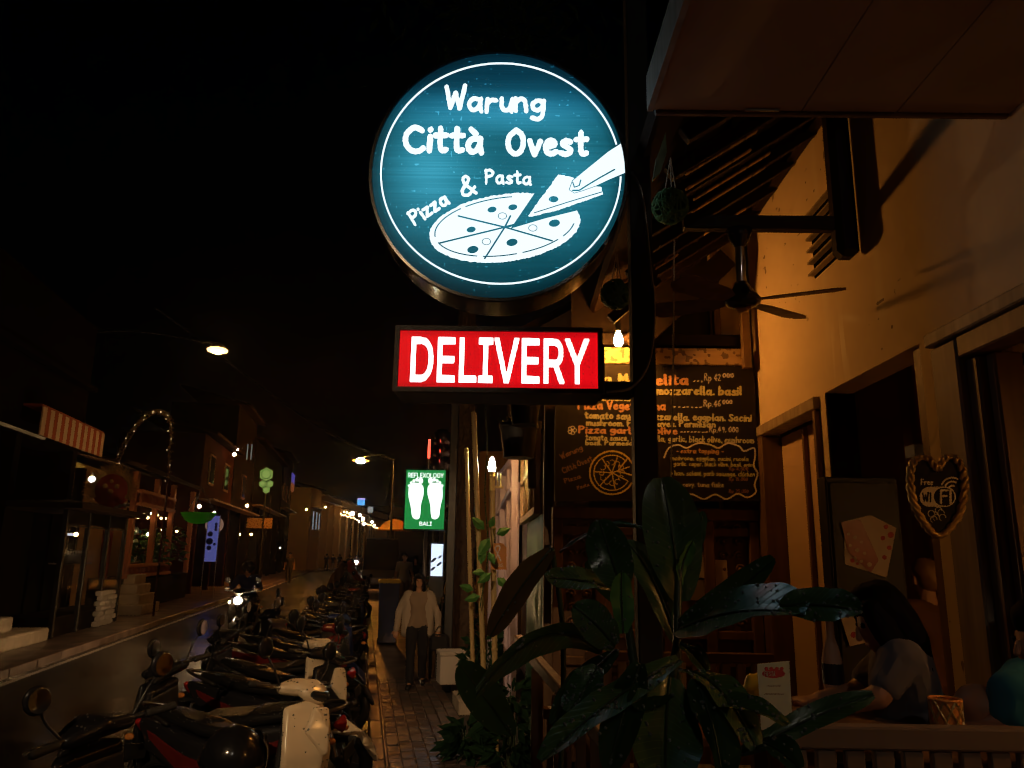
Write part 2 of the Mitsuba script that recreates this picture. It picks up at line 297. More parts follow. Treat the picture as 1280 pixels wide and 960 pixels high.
scene['m_pane'] = {'type': 'thindielectric'}
rng = np.random.default_rng(7)
# ---------------------------------------------------------------- the ground, road and pavements
structure('ground', bx(-60, 40, -20, 190, -.6, -.08), 'ground', label='dark ground under the street')
structure('road', bx(-5.0, .14, -8, 78, -.06, 0), 'asphalt', M=STREET, label='wet dark asphalt street running away from the camera')
structure('road', bx(-19.5, -14.1, 74, 150, -.06, .005), 'asphalt', label='far stretch of the wet street after its bend to the right')
structure('pavement_far', bx(-24.5, -19.52, 76, 150, -.05, .115), 'pave', label='dark pavement along the far stretch of the street')
structure('road_marking', bx(-4.86, -4.77, 2, 60, .003, .006), 'line_paint', M=STREET, label='worn white line along the far edge of the street')
structure('kerb_far', cat(*[bx(-5.16, -5.0, t + .01, t + .99, -.05, .13, .012) for t in range(2, 70)]), 'pave', M=STREET, label='kerb stones on the far side of the street')
structure('pavement_far', bx(-9.0, -5.17, -2, 77, -.05, .113), 'pave', M=STREET, label='dark pavement on the far side of the street')
structure('kerb', cat(*[bx(.14, .27, t * .8 + .008, t * .8 + .792, -.05, .125, .012) for t in range(-2, 90)]), 'pave', M=STREET, label='kerb between the scooters and the pavement')
pv = structure('pavement', bx(.275, 1.12, -4, 74, -.05, .105), 'pave', M=STREET, label='wet pavement of small dark setts')
for i in range(40):
    for j in range(7):
        t0, u0 = 6.6 + i * .125, .29 + j * .118
        dz = rng.uniform(-.004, .005); key = numbered('pavement__paver')
        m = bx(u0 + .005, u0 + .113, t0 + .005 + rng.uniform(0, .004), t0 + .119, .08, .122 + dz, .006)
        m.apply_transform(trimesh.transformations.rotation_matrix(rng.uniform(-.03, .03), (rng.uniform(-1, 1), rng.uniform(-1, 1), 0), (u0, t0, .12)))
        scene[key] = shape(m, ('pave', 'paver_b', 'paver_c')[rng.integers(3)], False, STREET)
structure('verge', bx(1.13, 3.2, 3.5, 74, -.05, .09), 'ground', M=STREET, label='dark soil strip beside the pavement')

# ---------------------------------------------------------------- the restaurant on the right
WX = 1.75
rest = Thing('restaurant', 'warm plastered restaurant front with timber openings beside the pavement', 'restaurant')
YS = 2.48
def topline(px): return 538.6 - .5316 * (px - 946.7)
def wy(px): return PX(px, topline(px), WX)[1]
ZT = 2.78
o1, o2, o3 = (wy(1024), wy(947)), (wy(1149), wy(1031)), (1.2, wy(1168))
wall = sbox(.4, .45, 5.56, 4.36)
for a, b in (o1, o2, o3): wall = wall.difference(sbox(a, .5, b, ZT))
rest.part('wall', sidewall(wall, WX, .16), 'plaster')
rest.part('terrace_floor', bx(.62, WX, 2.1, 5.6, .05, .5, .01), 'concrete')
rest.part('inner_floor', bx(WX, 4.6, .4, 7.2, .3, .495), 'concrete')
rest.part('inner_wall', bx(4.6, 4.75, .4, 7.2, .4, 3.1), 'ochre_wall')
rest.part('inner_wall', bx(WX + .165, 4.6, 7.2, 7.35, .4, 3.1), 'ochre_wall')
rest.part('inner_wall', bx(WX + .165, 4.6, .25, .4, .4, 3.1), 'ochre_wall')
rest.part('inner_ceiling', bx(WX + .165, 4.75, .25, 7.35, 3.1, 3.2), 'ochre_wall')
# partition seen through the middle opening: its end is lit, its face is in shade
q = P(1136, 500, 4.9)
rest.part('partition', bx(q[0], q[0] + .5, 4.9, 5.02, .5, 3.09), 'ochre_wall')
rest.part('partition', bx(2.42, 2.52, 5.6, 7.19, .5, 3.09), 'ochre_wall')
# door frames
def jamb(y, w, z0, z1, m='wood', proud=.03, x1=.17): return rest.part('door_post', bx(WX - proud, WX + x1, y, y + w, z0, z1, .008), m)
rest.part('lintel', bx(WX - .035, WX + .10, o1[0] + .002, o1[1] - .002, ZT - .075, ZT - .003, .006), 'pale_wood')
jamb(o1[1] - .16, .155, .5, ZT - .08); jamb(o1[0] + .004, .05, .5, ZT - .08)
rest.part('door_leaf', bx(WX + .11, WX + .14, o1[0] + .06, o1[1] - .17, .52, ZT - .09, .005), 'door_paint')
rest.part('door_rail', cat(bx(WX + .08, WX + .108, o1[0] + .5, o1[0] + .53, .52, ZT - .1), bx(WX + .085, WX + .108, o1[0] + .12, o1[0] + .14, .52, ZT - .1)), 'wood')
rest.part('lintel', bx(WX - .05, WX + .10, o3[0], o3[1] - .002, ZT - .06, ZT - .003, .006), 'pale_wood')
rest.part('lintel', bx(WX - .03, WX + .08, o3[0], o3[1] - .2, ZT - .15, ZT - .064, .006), 'wood')
jamb(o3[1] - .19, .186, .5, ZT - .066, 'pale_wood'); jamb(o3[1] - .27, .075, .5, ZT - .155, 'wood', .0, .12)
jamb(o3[1] - .33, .055, .5, ZT - .155, 'wood', -.03, .14)
rest.part('reveal_board', bx(WX + .004, WX + .165, o2[1] - .014, o2[1] - .002, .5, ZT - .004), 'dark_wall')
jamb(o2[0] + .003, .10, .5, ZT - .003, 'wood', -.02, .15)
# inside: pale window frame seen through the right opening
q0, q1 = P(1262, 430, 4.3), P(1262, 700, 4.3)
wf = rest.part('inner_window', cat(bx(q0[0], q0[0] + .05, 4.28, 4.34, q1[2], q0[2]), bx(q0[0] + .42, q0[0] + .47, 4.28, 4.34, q1[2], q0[2]), bx(q0[0] + .052, q0[0] + .418, 4.28, 4.34, q0[2] - .05, q0[2]), bx(q0[0] + .052, q0[0] + .418, 4.28, 4.34, q1[2], q1[2] + .05)), 'white_paint')
rest.part('pane', bx(q0[0] + .052, q0[0] + .418, 4.30, 4.32, q1[2] + .052, q0[2] - .052), 'glass_dark', under=wf)
rest.part('inner_panel', bx(q0[0] - .52, q0[0] - .01, 4.36, 4.42, .5, 3.09), 'ochre_wall')
# louvred vent
v0, v1, v2, v3 = (PX(1013, 265, WX), PX(1060, 220, WX), PX(1020, 345, WX), PX(1062, 312, WX))
vy0, vy1, vz0, vz1 = (v1[1] + v3[1]) / 2, (v0[1] + v2[1]) / 2, (v2[2] + v3[2]) / 2, (v0[2] + v1[2]) / 2
vent = rest.part('vent', bx(WX - .006, WX - .001, vy0, vy1, vz0, vz1), 'void')
for k in range(6):
    z = vz0 + (k + .15) * (vz1 - vz0) / 5.5
    rest.part('slat', bx(WX - .045, WX - .008, vy0, vy1, z, z + .012), 'pale_wood', under=vent)
# soffit over the terrace, its panels and its edge board
e0, e1, e2 = P(815, 158, YS), P(930, 137, YS), P(1280, 143, YS)
SZ = (e1[2] + e2[2]) / 2
b0 = P(893, -14, 1.95)
for k, (x0, x1) in enumerate(((.53, 1.0), (1.005, 1.34), (1.345, WX - .004))):
    pl = Polygon([(x0 if k else .465, YS), (x1, YS), (x1, -.6), (x0, -.6)])
    m = ext(pl, .02); m.apply_translation((0, 0, SZ)); rest.part('soffit_panel', m, 'soffit')
rest.part('edge_board', bx(.48, WX - .004, YS + .002, YS + .025, SZ - .012, SZ + .12, .004), 'wood')
rest.part('edge_board', beam((.455, YS - .02, SZ + .05), (.515, -.5, SZ + .05), .02, .14), 'pale_wood')
rest.part('light_rail', tube([e1 + (0, -.012, -.008), e1 + (.12, -.012, -.008)], .006, 6), 'chrome')
# pitched roof beyond: plane z = 4.36 + k (x - WX)
KR = .66
def onroof(px, py):                                  # a measured point on the underside of the roof
    d = ray(px, py); n = np.array([-KR, 0, 1.0]); c = 4.36 - KR * WX; s = (c - EYE @ n) / (d @ n); return EYE + d * s
ys = [2.75, 3.1, 3.45, 3.8, 4.15, 4.5, 4.85, 5.2, 5.5]
for y in ys:
    x0 = .72; rest.part('rafter', beam((x0, y, 4.36 + KR * (x0 - WX) - .0), (2.6, y, 4.36 + KR * (2.6 - WX)), .05, .075, .004), 'dark_wood')
rest.part('roof', beam((.55, 4.1, 4.36 + KR * (.55 - WX) + .11), (2.7, 4.1, 4.36 + KR * (2.7 - WX) + .11), 3.0, .05), 'roof_tile')
for x in (.8, 1.02, 1.24, 1.46): rest.part('batten', bx(x, x + .03, 2.65, 5.58, 4.36 + KR * (x - WX) + .04, 4.36 + KR * (x - WX) + .07), 'dark_wood')
for a, b in (((857, 207), (951, 143)), ((857, 227), (941, 172)), ((867, 240), (977, 157)), ((865, 256), (967, 182)), ((880, 285), (938, 243)), ((819, 328), (849, 307))):
    pa, pb = onroof(*a), onroof(*b)
    rest.part('ceiling_lath', beam(pa - (0, 0, .045), (pb[0], pa[1], 4.36 + KR * (pb[0] - WX) - .045), .028, .01), 'worn_wood')
rest.part('wall_plate', bx(WX - .075, WX - .003, .5, 5.55, 4.315, 4.44, .006), 'dark_wood')
# hanging post, arm beam, upper back wall, braces
ya = 3.84
rest.part('post', beam((1.672, ya - .13, 3.36), (1.672, ya - .13, 4.31), .115, .115, .03), 'dark_wood')
ar = P(928, 293, ya)
rest.part('arm', bx(.84, 1.612, ya - .17, ya - .11, ar[2] - .04, ar[2] + .035, .006), 'dark_wood')
rest.part('upper_wall', bx(1.46, WX - .004, 5.62, 5.70, 3.2, 4.4), 'plaster'); rest.part('gable_boards', bx(.40, 1.455, 5.63, 5.66, 3.2, 4.4), 'dark_wood')
rest.part('upper_post', bx(1.47, 1.52, 5.56, 5.61, 3.3, 4.2, .004), 'wood')
rest.part('upper_post', bx(1.63, 1.69, 5.40, 5.46, 3.2, 3.75, .004), 'wood')
rest.part('brace', beam((.80, 5.3, 3.32), (1.52, 5.3, 4.0), .04, .16), 'dark_wood')
rest.part('brace', beam((.62, 5.0, 3.42), (.95, 5.0, 3.72), .05, .07), 'dark_wood')
# the frame the menu hangs on and the carved doors below it
f0, f1 = P(700, 462, 5.55), P(942, 440, 5.55)
cb = P(838, 420, 5.3); rest.part('cross_beam', bx(.42, 1.69, 5.505, 5.58, f1[2] + .03, f1[2] + .12, .005), 'dark_wood')
rest.part('top_board', bx(.42, 1.66, 5.46, 5.498, f0[2] + .03, f1[2] + .0, .006), 'worn_wood')
dz1 = P(820, 634, 5.55)[2]; dx0, dx1 = P(690, 700, 5.6)[0], WX - .006
cd = rest.part('carved_door', bx(dx0, dx1, 5.60, 5.66, .5, dz1 - .004), 'wood')
rest.part('frame', bx(dx0, dx1, 5.53, 5.60, dz1 - .09, dz1 - .005, .008), 'wood', under=cd)
for x in (dx0, dx0 + .30, 1.03, dx1 - .42, dx1 - .1): rest.part('stile', bx(x, x + .075, 5.54, 5.598, .5, dz1 - .094, .008), 'wood', under=cd)
for z in (1.12, 1.30, 2.0): rest.part('rail', bx(dx0 + .004, dx1 - .004, 5.552, 5.597, z, z + .06, .006), 'wood', under=cd)
def carved(x0, x1, z0, z1):
    ms = []; n = 0; w, h = x1 - x0, z1 - z0; k = max(1, int(w / .09)); l = max(1, int(h / .09))
    for i in range(k):
        for j in range(l):
            c = (x0 + (i + .5) * w / k, 5.585, z0 + (j + .5) * h / l); r = min(w / k, h / l) * .40
            g = np.linspace(0, 5.2, 14); rr = r * (1 - g / 7); s = 1 if (i + j) % 2 else -1
            ms.append(tube(np.stack([c[0] + s * rr * np.cos(g), np.full(14, c[1]), c[2] + rr * np.sin(g)], 1), .010, 5))
            ms.append(ball(c, .016, 1))
    return cat(ms)
rest.part('carving', carved(dx1 - .74, dx1 - .43, 2.06, dz1 - .10), 'wood', True, under=cd)
rest.part('carving', carved(dx1 - .33, dx1 - .11, 1.36, dz1 - .10), 'wood', True, under=cd)
rest.part('carving', carved(dx1 - .68, dx1 - .43, 1.18, 1.30), 'wood', True, under=cd)
rest.part('carving', carved(dx0 + .09, dx0 + .29, 1.36, dz1 - .10), 'wood', True, under=cd)
# notices behind the glass of the carved door and the pale gap beside it
for k, (a, b, c, d, m) in enumerate(((860, 690, 884, 722, 'paper_pale'), (858, 725, 886, 750, 'khaki_cloth'), (890, 700, 908, 742, 'paper_pale'))):
    q, s = P(a, d, 5.585), P(c, b, 5.585); rest.part('notice', bx(q[0], s[0], 5.575, 5.592, q[2], s[2]), m, under=cd)
q, s = P(792, 722, 5.59), P(802, 686, 5.59); rest.part('jamb', bx(q[0], s[0], 5.57, 5.595, q[2], s[2]), 'stone', under=cd)


# menu board
MBY = 5.50
pts = [(694, 470), (760, 456), (941, 459), (949, 627), (693, 627)]
board = to_plane(Polygon([(a, -b) for a, b in pts]), MBY)
menu = Thing('menu_board', 'large black menu board with hand painted pizza list under the bulb', 'menu board')
menu.part('panel', upright(board, MBY, .025), 'board')
r2 = np.random.default_rng(3)
def line(text, x, y, x1, h, w, m, tilt=.8, name='lettering', rough=.0):
    h *= .88; w *= .88; sx = 1.0; wd = text_width(text, h); sx = (x1 - x) / wd
    g = lettering(text, 0, 0, h, w, 0, 1.0, 1.0, r2, rough)
    g = affinity.scale(g, xfact=sx, yfact=1, origin=(0, 0)); g = affinity.rotate(g, -tilt, origin=(0, 0)); g = affinity.translate(g, x, -y)
    menu.part(name, upright(to_plane(g, MBY - .025), MBY - .0255, .002), m, kind='stuff')
line('Pizza Margelita', 716, 479, 862, 14, 3.2, 'chalk_orange'); line('...', 866, 477, 880, 13, 1.6, 'chalk_white'); line('Rp 42', 880, 476, 902, 10, 1.1, 'chalk_white'); line('000', 903, 472, 918, 6, 1.0, 'chalk_white')
line('tomato sauce mozzarella. basil', 728, 492, 928, 11.5, 2.5, 'chalk_yellow', .5); line('Parmesan', 742, 500, 792, 9, 2.2, 'chalk_yellow')
line('Pizza Vegetariana', 722, 511, 833, 11.5, 2.6, 'chalk_orange'); line('.......', 842, 509, 879, 10, 1.5, 'chalk_white'); line('Rp.46', 879, 508, 902, 9, 1.1, 'chalk_white'); line('000', 903, 505, 916, 6, 1.0, 'chalk_white')
line('tomato sauce, mozzarella. eggplan. Sacini', 731, 523, 940, 9.5, 2.1, 'chalk_yellow', 1.0); line('mushroom. Fresh olaves. Parmesan', 733, 532, 895, 8.5, 1.9, 'chalk_yellow', .7)
line('Pizza garlic & olive', 723, 541, 848, 9.5, 2.1, 'chalk_orange'); line('........', 850, 540, 886, 9, 1.4, 'chalk_white'); line('Rp.49. 000', 886, 540, 924, 7.5, 1.0, 'chalk_white')
line('tomato sauce, mozzarella, garlic, black olive, mushroom', 732, 550, 943, 8, 1.6, 'chalk_yellow', 1.0); line('basil. Parmesan', 732, 556, 796, 6.5, 1.5, 'chalk_yellow')
line('Warung', 702, 574, 732, 8, 1.3, 'chalk_brown', -24); line('Città Ovest', 704, 592, 745, 8, 1.3, 'chalk_brown', -24); line('Pizza', 706, 604, 728, 6, 1.0, 'chalk_brown', -18); line('Pasta', 722, 612, 738, 5, 1.0, 'chalk_brown', -18)
line('- extra topping -', 845, 566, 905, 6.5, 1.3, 'chalk_orange'); line('mushroom. eggplan. zucini. rucola', 838, 575, 936, 6, 1.1, 'chalk_yellow'); line('garlic. caper. black olive. basil. onion', 842, 582, 944, 6, 1.1, 'chalk_yellow'); line('Rp 8.000', 911, 588, 936, 5, .8, 'chalk_brown')
line('+ ham. salami. porb sausage. chicken', 838, 594, 944, 6.5, 1.2, 'chalk_yellow'); line('Rp 15.000', 911, 601, 935, 5, .8, 'chalk_brown'); line('+ ancovy. tuna fisks', 839, 608, 905, 6.5, 1.1, 'chalk_white'); line('Rp 25.000', 911, 616, 936, 5, .8, 'chalk_brown')
cl = [(830, 572), (836, 560), (848, 556), (858, 560), (872, 554), (888, 556), (898, 560), (910, 554), (924, 558), (930, 564), (942, 560), (944, 570), (942, 582), (947, 592), (943, 606), (945, 615), (934, 622), (922, 617), (908, 624), (894, 618), (880, 624), (866, 618), (852, 617), (846, 611)]
menu.part('cloud_outline', upright(to_plane(LineString([(a, -b) for a, b in curve(cl, 4)]).buffer(1.0), MBY - .025), MBY - .0255, .002), 'chalk_white')
def circ(x, y, r, w, sx=1, ang=(0, 360)):
    g = np.radians(np.arange(ang[0], ang[1] + 1, 8)); return LineString([(x + r * sx * math.cos(a), -y + r * math.sin(a)) for a in g]).buffer(w / 2)
pz = [circ(765, 591, 27, 2.2, 1.03, (35, 335)), circ(765, 591, 22, 1.3, 1.03, (40, 330))]
for a in range(20, 380, 52): pz.append(LineString([(765, -591), (765 + 23 * math.cos(math.radians(a)), -591 + 22 * math.sin(math.radians(a)))]).buffer(.7))
pz.append(LineString([(772, -589), (785, -572), (793, -584), (790, -594), (772, -589)]).buffer(.9))
for a in range(0, 360, 30): pz.append(circ(765 + 13 * math.cos(math.radians(a)), 591 + 13 * math.sin(math.radians(a)), 3, .9, 1, (a, a + 220)))
menu.part('pizza_drawing', upright(to_plane(unary_union(pz), MBY - .025), MBY - .0255, .002), 'chalk_gold')
fl = unary_union([circ(715 + 3.2 * math.cos(a), 538 + 3.2 * math.sin(a), 2.2, .9) for a in np.arange(5) * 2 * math.pi / 5])
menu.part('flower_mark', upright(to_plane(fl, MBY - .025), MBY - .0255, .002), 'chalk_white')

# bulb over the menu
bp = P(773, 424, 5.2)
bulb = Thing('light_bulb', 'bare glowing warm bulb hanging above the menu board', 'light bulb')
bm = lathe([(0, -.055), (.02, -.05), (.034, -.03), (.036, -.01), (.03, .02), (.018, .045), (.014, .06), (0, .06)], 20)
bulb.part('glass', move(bm, bp), None, True, emit=(400, 152, 25), w=14)
bulb.part('socket', cyl(bp + (0, 0, .062), bp + (0, 0, .13), .02), 'black')
bulb.part('cord', tube(curve([bp + (0, 0, .13), bp + (-.02, .02, .3), bp + (.05, .05, .5)], 5), .004, 6), 'black')
# a lamp inside the dining room, out of sight from the street
il = Thing('pendant_lamp', 'small warm pendant lamp inside the dining room', 'pendant lamp', M=frame((3.0, 1.7, 2.45)))
il.part('glass', ball((0, 0, 0), .05, 2), None, True, emit=(250, 110, 27), w=5)
il.part('shade', lathe([(.05, .07), (.16, -.02), (.165, -.02), (.055, .08), (.05, .07)], 20), 'black', True)
il.part('cord', cyl((0, 0, .07), (0, 0, .645), .005, n=6), 'black')

# ceiling fan on the arm
fp = P(928, 372, ya - .15)
fan = Thing('ceiling_fan', 'dark ceiling fan hanging from the timber arm before the plaster wall', 'ceiling fan', M=frame((fp[0], fp[1], fp[2])))
at_ = ar[2] - .04 - fp[2]
fan.part('motor', lathe([(0, -.055), (.05, -.053), (.085, -.035), (.09, -.01), (.07, .015), (.045, .05), (.03, .08), (0, .082)], 28), 'black_gloss', True)
fan.part('rod', cyl((0, 0, .08), (0, 0, at_ - .06), .024), 'chrome', True)
fan.part('ceiling_cup', lathe([(.024, at_ - .10), (.055, at_ - .05), (.065, at_ - .003), (0, at_ - .003)], 24), 'black_gloss', True)
fan.part('hub', lathe([(0, -.075), (.03, -.07), (.04, -.056), (0, -.056)], 20), 'brass', True)
for k, a in enumerate((-.42, .62, 2.72, 3.76)):
    pl = Polygon([(.09, -.02), (.16, -.05), (.42, -.065), (.47, -.03), (.47, .03), (.42, .065), (.16, .05), (.09, .02)]).buffer(.01)
    m = ext(pl, .006); m.apply_transform(trimesh.transformations.rotation_matrix(.22, (1, 0, 0))); m.apply_translation((0, 0, -.02)); m.apply_transform(trimesh.transformations.rotation_matrix(a, (0, 0, 1)))
    fan.part('blade', m, 'wood')
# cords hanging by the post
a, b = P(843, 300, 3.6), P(838, 620, 3.6); rest.part('cord', tube(curve([a, (a + b) / 2 + (.004, 0, 0), b], 6), .004, 6), 'stone')

# heart-shaped wifi sign on the big door post
hx, hy = P(1172, 620, 2.9)[0], 2.9
heart_px = curve([(1172, 588), (1160, 573), (1145, 574), (1138, 590), (1139, 615), (1147, 640), (1160, 660), (1172, 670), (1186, 662), (1200, 640), (1205, 612), (1203, 588), (1192, 571), (1180, 574), (1172, 588)], 5)
hp = Polygon([(a, -b) for a, b in heart_px]).buffer(0)
wifi = Thing('heart_sign', 'black heart shaped wifi sign with twisted gold rope rim on the door post', 'sign')
wifi.part('panel', upright(to_plane(hp, hy), hy + .0, .02), 'board')
hpts = np.array([P(a, b, hy - .022) for a, b in heart_px])
tw = [hpts + .009 * np.stack([np.cos(np.arange(len(hpts)) * 1.3 + f), np.sin(np.arange(len(hpts)) * 1.3 + f), 0 * hpts[:, 0]], 1)[:, [0, 1, 2]] * (1, .6, 1) for f in (0, math.pi)]
wifi.part('rope_rim', cat([tube(q, .010, 6) for q in tw]), 'gold', True)
def wl(g, m, name='lettering', d=.0205): wifi.part(name, upright(to_plane(g, hy - .0205), hy - d, .0015), m)
wl(lettering('Free', 1151, -606, 7, 1.3, 0, sx=1.0), 'chalk_white')
pill = LineString([(1162, -621), (1182, -621)]).buffer(11)
rt = LineString([(1178, -621), (1183, -621)]).buffer(10)
wltxt = affinity.scale(lettering('WI', 1153, -627, 11, 2.2), 1, 1)
wl(unary_union([pill.difference(rt.buffer(1)).difference(wltxt), LineString([(1176, -629), (1176, -613)]).buffer(1.3), LineString([(1176, -613), (1184, -613)]).buffer(1.3), LineString([(1176, -620), (1183, -620)]).buffer(1.3), LineString([(1188, -629), (1188, -613)]).buffer(1.3), pill.buffer(1.5).difference(pill.buffer(.2))]), 'chalk_white', 'wifi_badge')
wl(unary_union([circ(1190, 611, r, 2.2, 1, (60, 160)) for r in (4, 9, 14)]), 'chalk_white', 'signal_waves')
wl(unary_union([circ(1170 + dx, 644 + dy, 4, .8, 1, (0, 250)) for dx, dy in ((-6, -2), (0, 3), (6, -3), (3, -6), (-3, 5), (8, 3))]), 'chalk_white', 'scribble')
wifi.part('bracket', bx(hx - .075, hx - .04, hy - .01, hy + .06, P(1160, 571, hy)[2], P(1160, 556, hy)[2]), 'black')

# dark cabinet front with leaflets inside the middle opening
yb = 4.18
q, s = P(1043, 760, yb), P(1121, 597, yb)
cab = Thing('black_cabinet', 'tall black cabinet inside the middle opening of the wall', 'cabinet')
cab.part('body', bx(q[0], s[0], yb, yb + .12, .5, s[2], .006), 'black'); cab.part('door', bx(q[0] + .015, s[0] - .02, yb - .015, yb - .002, .6, s[2] - .03, .004), 'black')
def leaflet(pxs, y, m, label, mk, name='leaflet'):
    th = Thing(name, label, 'leaflet', 'leaflets on the black cabinet')
    g = to_plane(Polygon([(a, -b) for a, b in pxs]), y); th.part('sheet', upright(g, y, .003), m)
    c = np.mean(pxs, 0)
    for dx, dy, r in mk:
        th.part('print', upright(to_plane(Point(c[0] + dx, -c[1] - dy).buffer(r, quad_segs=2), y), y - .0033, .001), 'paper_pale' if m == 'paper_pink' else 'card_red')
leaflet([(1054, 652), (1088, 644), (1120, 660), (1108, 722), (1056, 705)], yb - .018, 'paper_pale', 'pale leaflet lying behind the pink one on the black cabinet', [(22, -18, 3), (28, -8, 4), (18, -4, 3), (26, 8, 3), (20, 20, 3), (-20, 24, 3), (-14, 28, 2)])
leaflet([(1051, 653), (1075, 649), (1098, 700), (1088, 716), (1060, 690)], yb - .024, 'paper_pink', 'pink leaflet pinned aslant on the black cabinet', [(-14, -14, 2), (-6, -10, 2.5), (2, -4, 2), (-12, 0, 2), (-3, 6, 2.6), (6, 10, 2), (12, 24, 3), (2, 20, 2.2), (-6, 16, 2)])
leaflet([(1050, 770), (1082, 764), (1096, 800), (1062, 808)], yb - .030, 'paper_pale', 'pale brochure low on the black cabinet near the woman', [(4, -6, 4), (-6, 8, 4), (10, 10, 3)])

# railings and benches on the terrace
rail = Thing('front_railing', 'grey brown slatted timber railing in front of the seated woman', 'railing')
r0, r1 = P(1000, 905, 2.4), P(1280, 908, 2.4)
rail.part('top_rail', bx(r0[0] - .06, WX - .01, 2.37, 2.43, r0[2] - .062, r0[2], .006), 'rail_wood')
x = r0[0] - .045
while x < WX - .08:
    rail.part('slat', bx(x, x + .056, 2.385, 2.412, .52, r0[2] - .064, .004), 'rail_wood'); x += .083
rail.part('bottom_rail', bx(r0[0] - .06, WX - .01, 2.36, 2.382, .6, .66, .004), 'rail_wood')
bench = Thing('back_bench', 'slatted timber bench against the carved doors', 'bench')
z1 = P(900, 818, 5.2)[2]
bench.part('top_rail', bx(.45, 1.66, 5.18, 5.23, z1 - .05, z1 + .01, .005), 'wood')
x = .47
while x < 1.62: bench.part('slat', bx(x, x + .055, 5.19, 5.215, z1 - .40, z1 - .052, .004), 'pale_wood'); x += .095
bench.part('seat', bx(.45, 1.66, 4.78, 5.17, z1 - .46, z1 - .41, .006), 'wood')
for x in (.48, 1.58): bench.part('leg', bx(x, x + .06, 4.82, 4.88, .5, z1 - .462, .004), 'wood'); bench.part('leg', bx(x, x + .06, 5.12, 5.175, .5, z1 - .462, .004), 'wood')
hr = Thing('handrail', 'brown sloping timber handrail behind the leafy plant', 'handrail')
a, b = P(648, 800, 4.6), P(768, 938, 3.0)
hr.part('rail', beam(a, b, .05, .06, .006), 'wood')
for k in (.28, .55, .99): q = a + (b - a) * k; hr.part('post', bx(q[0] - .03, q[0] + .03, q[1] - .03, q[1] + .03, .3, q[2] - .035, .004), 'wood')
stairs = Thing('timber_gate', 'low dark slatted timber gate behind the leafy plant', 'gate')
z1 = P(700, 885, 4.0)[2]
for k in range(9): stairs.part('slat', bx(.16 + k * .07, .21 + k * .07, 4.0, 4.025, .12, z1 - .05, .003), 'wood')
stairs.part('top_rail', bx(.14, .82, 3.975, 4.045, z1 - .048, z1, .004), 'wood')
# table of the seated woman, menu card, yellow bag, basket
tab = Thing('dining_table', 'dark timber dining table in front of the seated woman', 'table')
tz = P(1060, 903, 2.9)[2]
tab.part('top', bx(.88, 1.62, 2.62, 3.25, tz - .04, tz, .006), 'wood')
for x, y in ((.92, 2.66), (1.55, 2.66), (.92, 3.18), (1.55, 3.18)): tab.part('leg', bx(x, x + .05, y, y + .05, .5, tz - .042), 'wood')
mc = Thing('menu_card', 'pale standing menu card with red emblem on the dining table', 'menu card')
yc = 2.75; q = to_plane(Polygon([(946, -830), (986, -826), (989, -884), (950, -886)]), yc); zlow = min(c[1] for c in q.exterior.coords)
q2 = Polygon([(c[0], c[1] if c[1] > zlow + .05 else tz + .002) for c in q.exterior.coords])
mc.part('card', upright(q2, yc, .004), 'card')
em = unary_union([Point(967, -842).buffer(7).intersection(sbox(950, -846, 985, -836)), affinity.scale(Point(967, -842).buffer(10), 1.45, .55)] + [Point(967 + dx, -836).buffer(2.4) for dx in (-9, -3, 4, 10)])
em = em.difference(lettering('FIESTA', 955.5, -845, 5.5, 1.0, 0, 1.0, .62))
mc.part('emblem', upright(to_plane(em, yc - .0045), yc - .0045, .001), 'card_red')
mc.part('print', upright(to_plane(unary_union([sbox(958, -858, 976, -857), sbox(955, -868, 980, -867)]), yc - .0045), yc - .0045, .001), 'khaki_cloth')
yb_ = Thing('yellow_bag', 'crumpled yellow bag behind the menu card', 'bag')
q = P(952, 838, 3.0); m = ball((0, 0, 0), .075, 3, (1.0, .7, 1.0)); v = m.vertices; m.vertices = v * (1 + .5 * (meshkit.fbm(v * 22, 3)[:, None] - .5)); yb_.own(move(m, (q[0], 3.0, tz + .072)), 'yellow_plastic', 35)
bk = Thing('woven_basket', 'orange woven basket on the rail bench right of the woman', 'basket')
q0, q1 = P(1174, 904, 2.62), P(1208, 877, 2.62); cx = (q0[0] + q1[0]) / 2; r = (q1[0] - q0[0]) / 2
bz = r0[2] - .05
bk.part('body', lathe([(r * .8, -.06), (r * .96, .03), (r, q1[2] - bz)], 20).apply_translation((cx, 2.66, bz)), 'basket', True)
wv = []
for k in range(9):
    for s in (-1, 1):
        g = np.linspace(0, 1, 8); a = k * 2 * math.pi / 9 + s * g * 1.4
        wv.append(tube(np.stack([cx + (r * 1.01) * np.cos(a), 2.66 + r * 1.01 * np.sin(a), bz - .04 + g * (q1[2] - bz + .04)], 1), .004, 5))
bk.part('weave', cat(wv), 'gold'); bk.part('rim', tube([(cx + r * math.cos(a), 2.66 + r * math.sin(a), q1[2]) for a in np.linspace(0, 2 * math.pi, 25)], .005, 6), 'basket')
bsh = Thing('rail_shelf', 'narrow timber shelf behind the front railing', 'shelf')
bsh.part('board', bx(1.20, WX - .012, 2.46, 2.80, bz - .09, bz - .062, .004), 'wood'); bsh.part('bracket', bx(1.3, 1.34, 2.435, 2.6, bz - .16, bz - .092), 'wood'); bsh.part('bracket', bx(1.6, 1.64, 2.435, 2.6, bz - .16, bz - .092), 'wood')
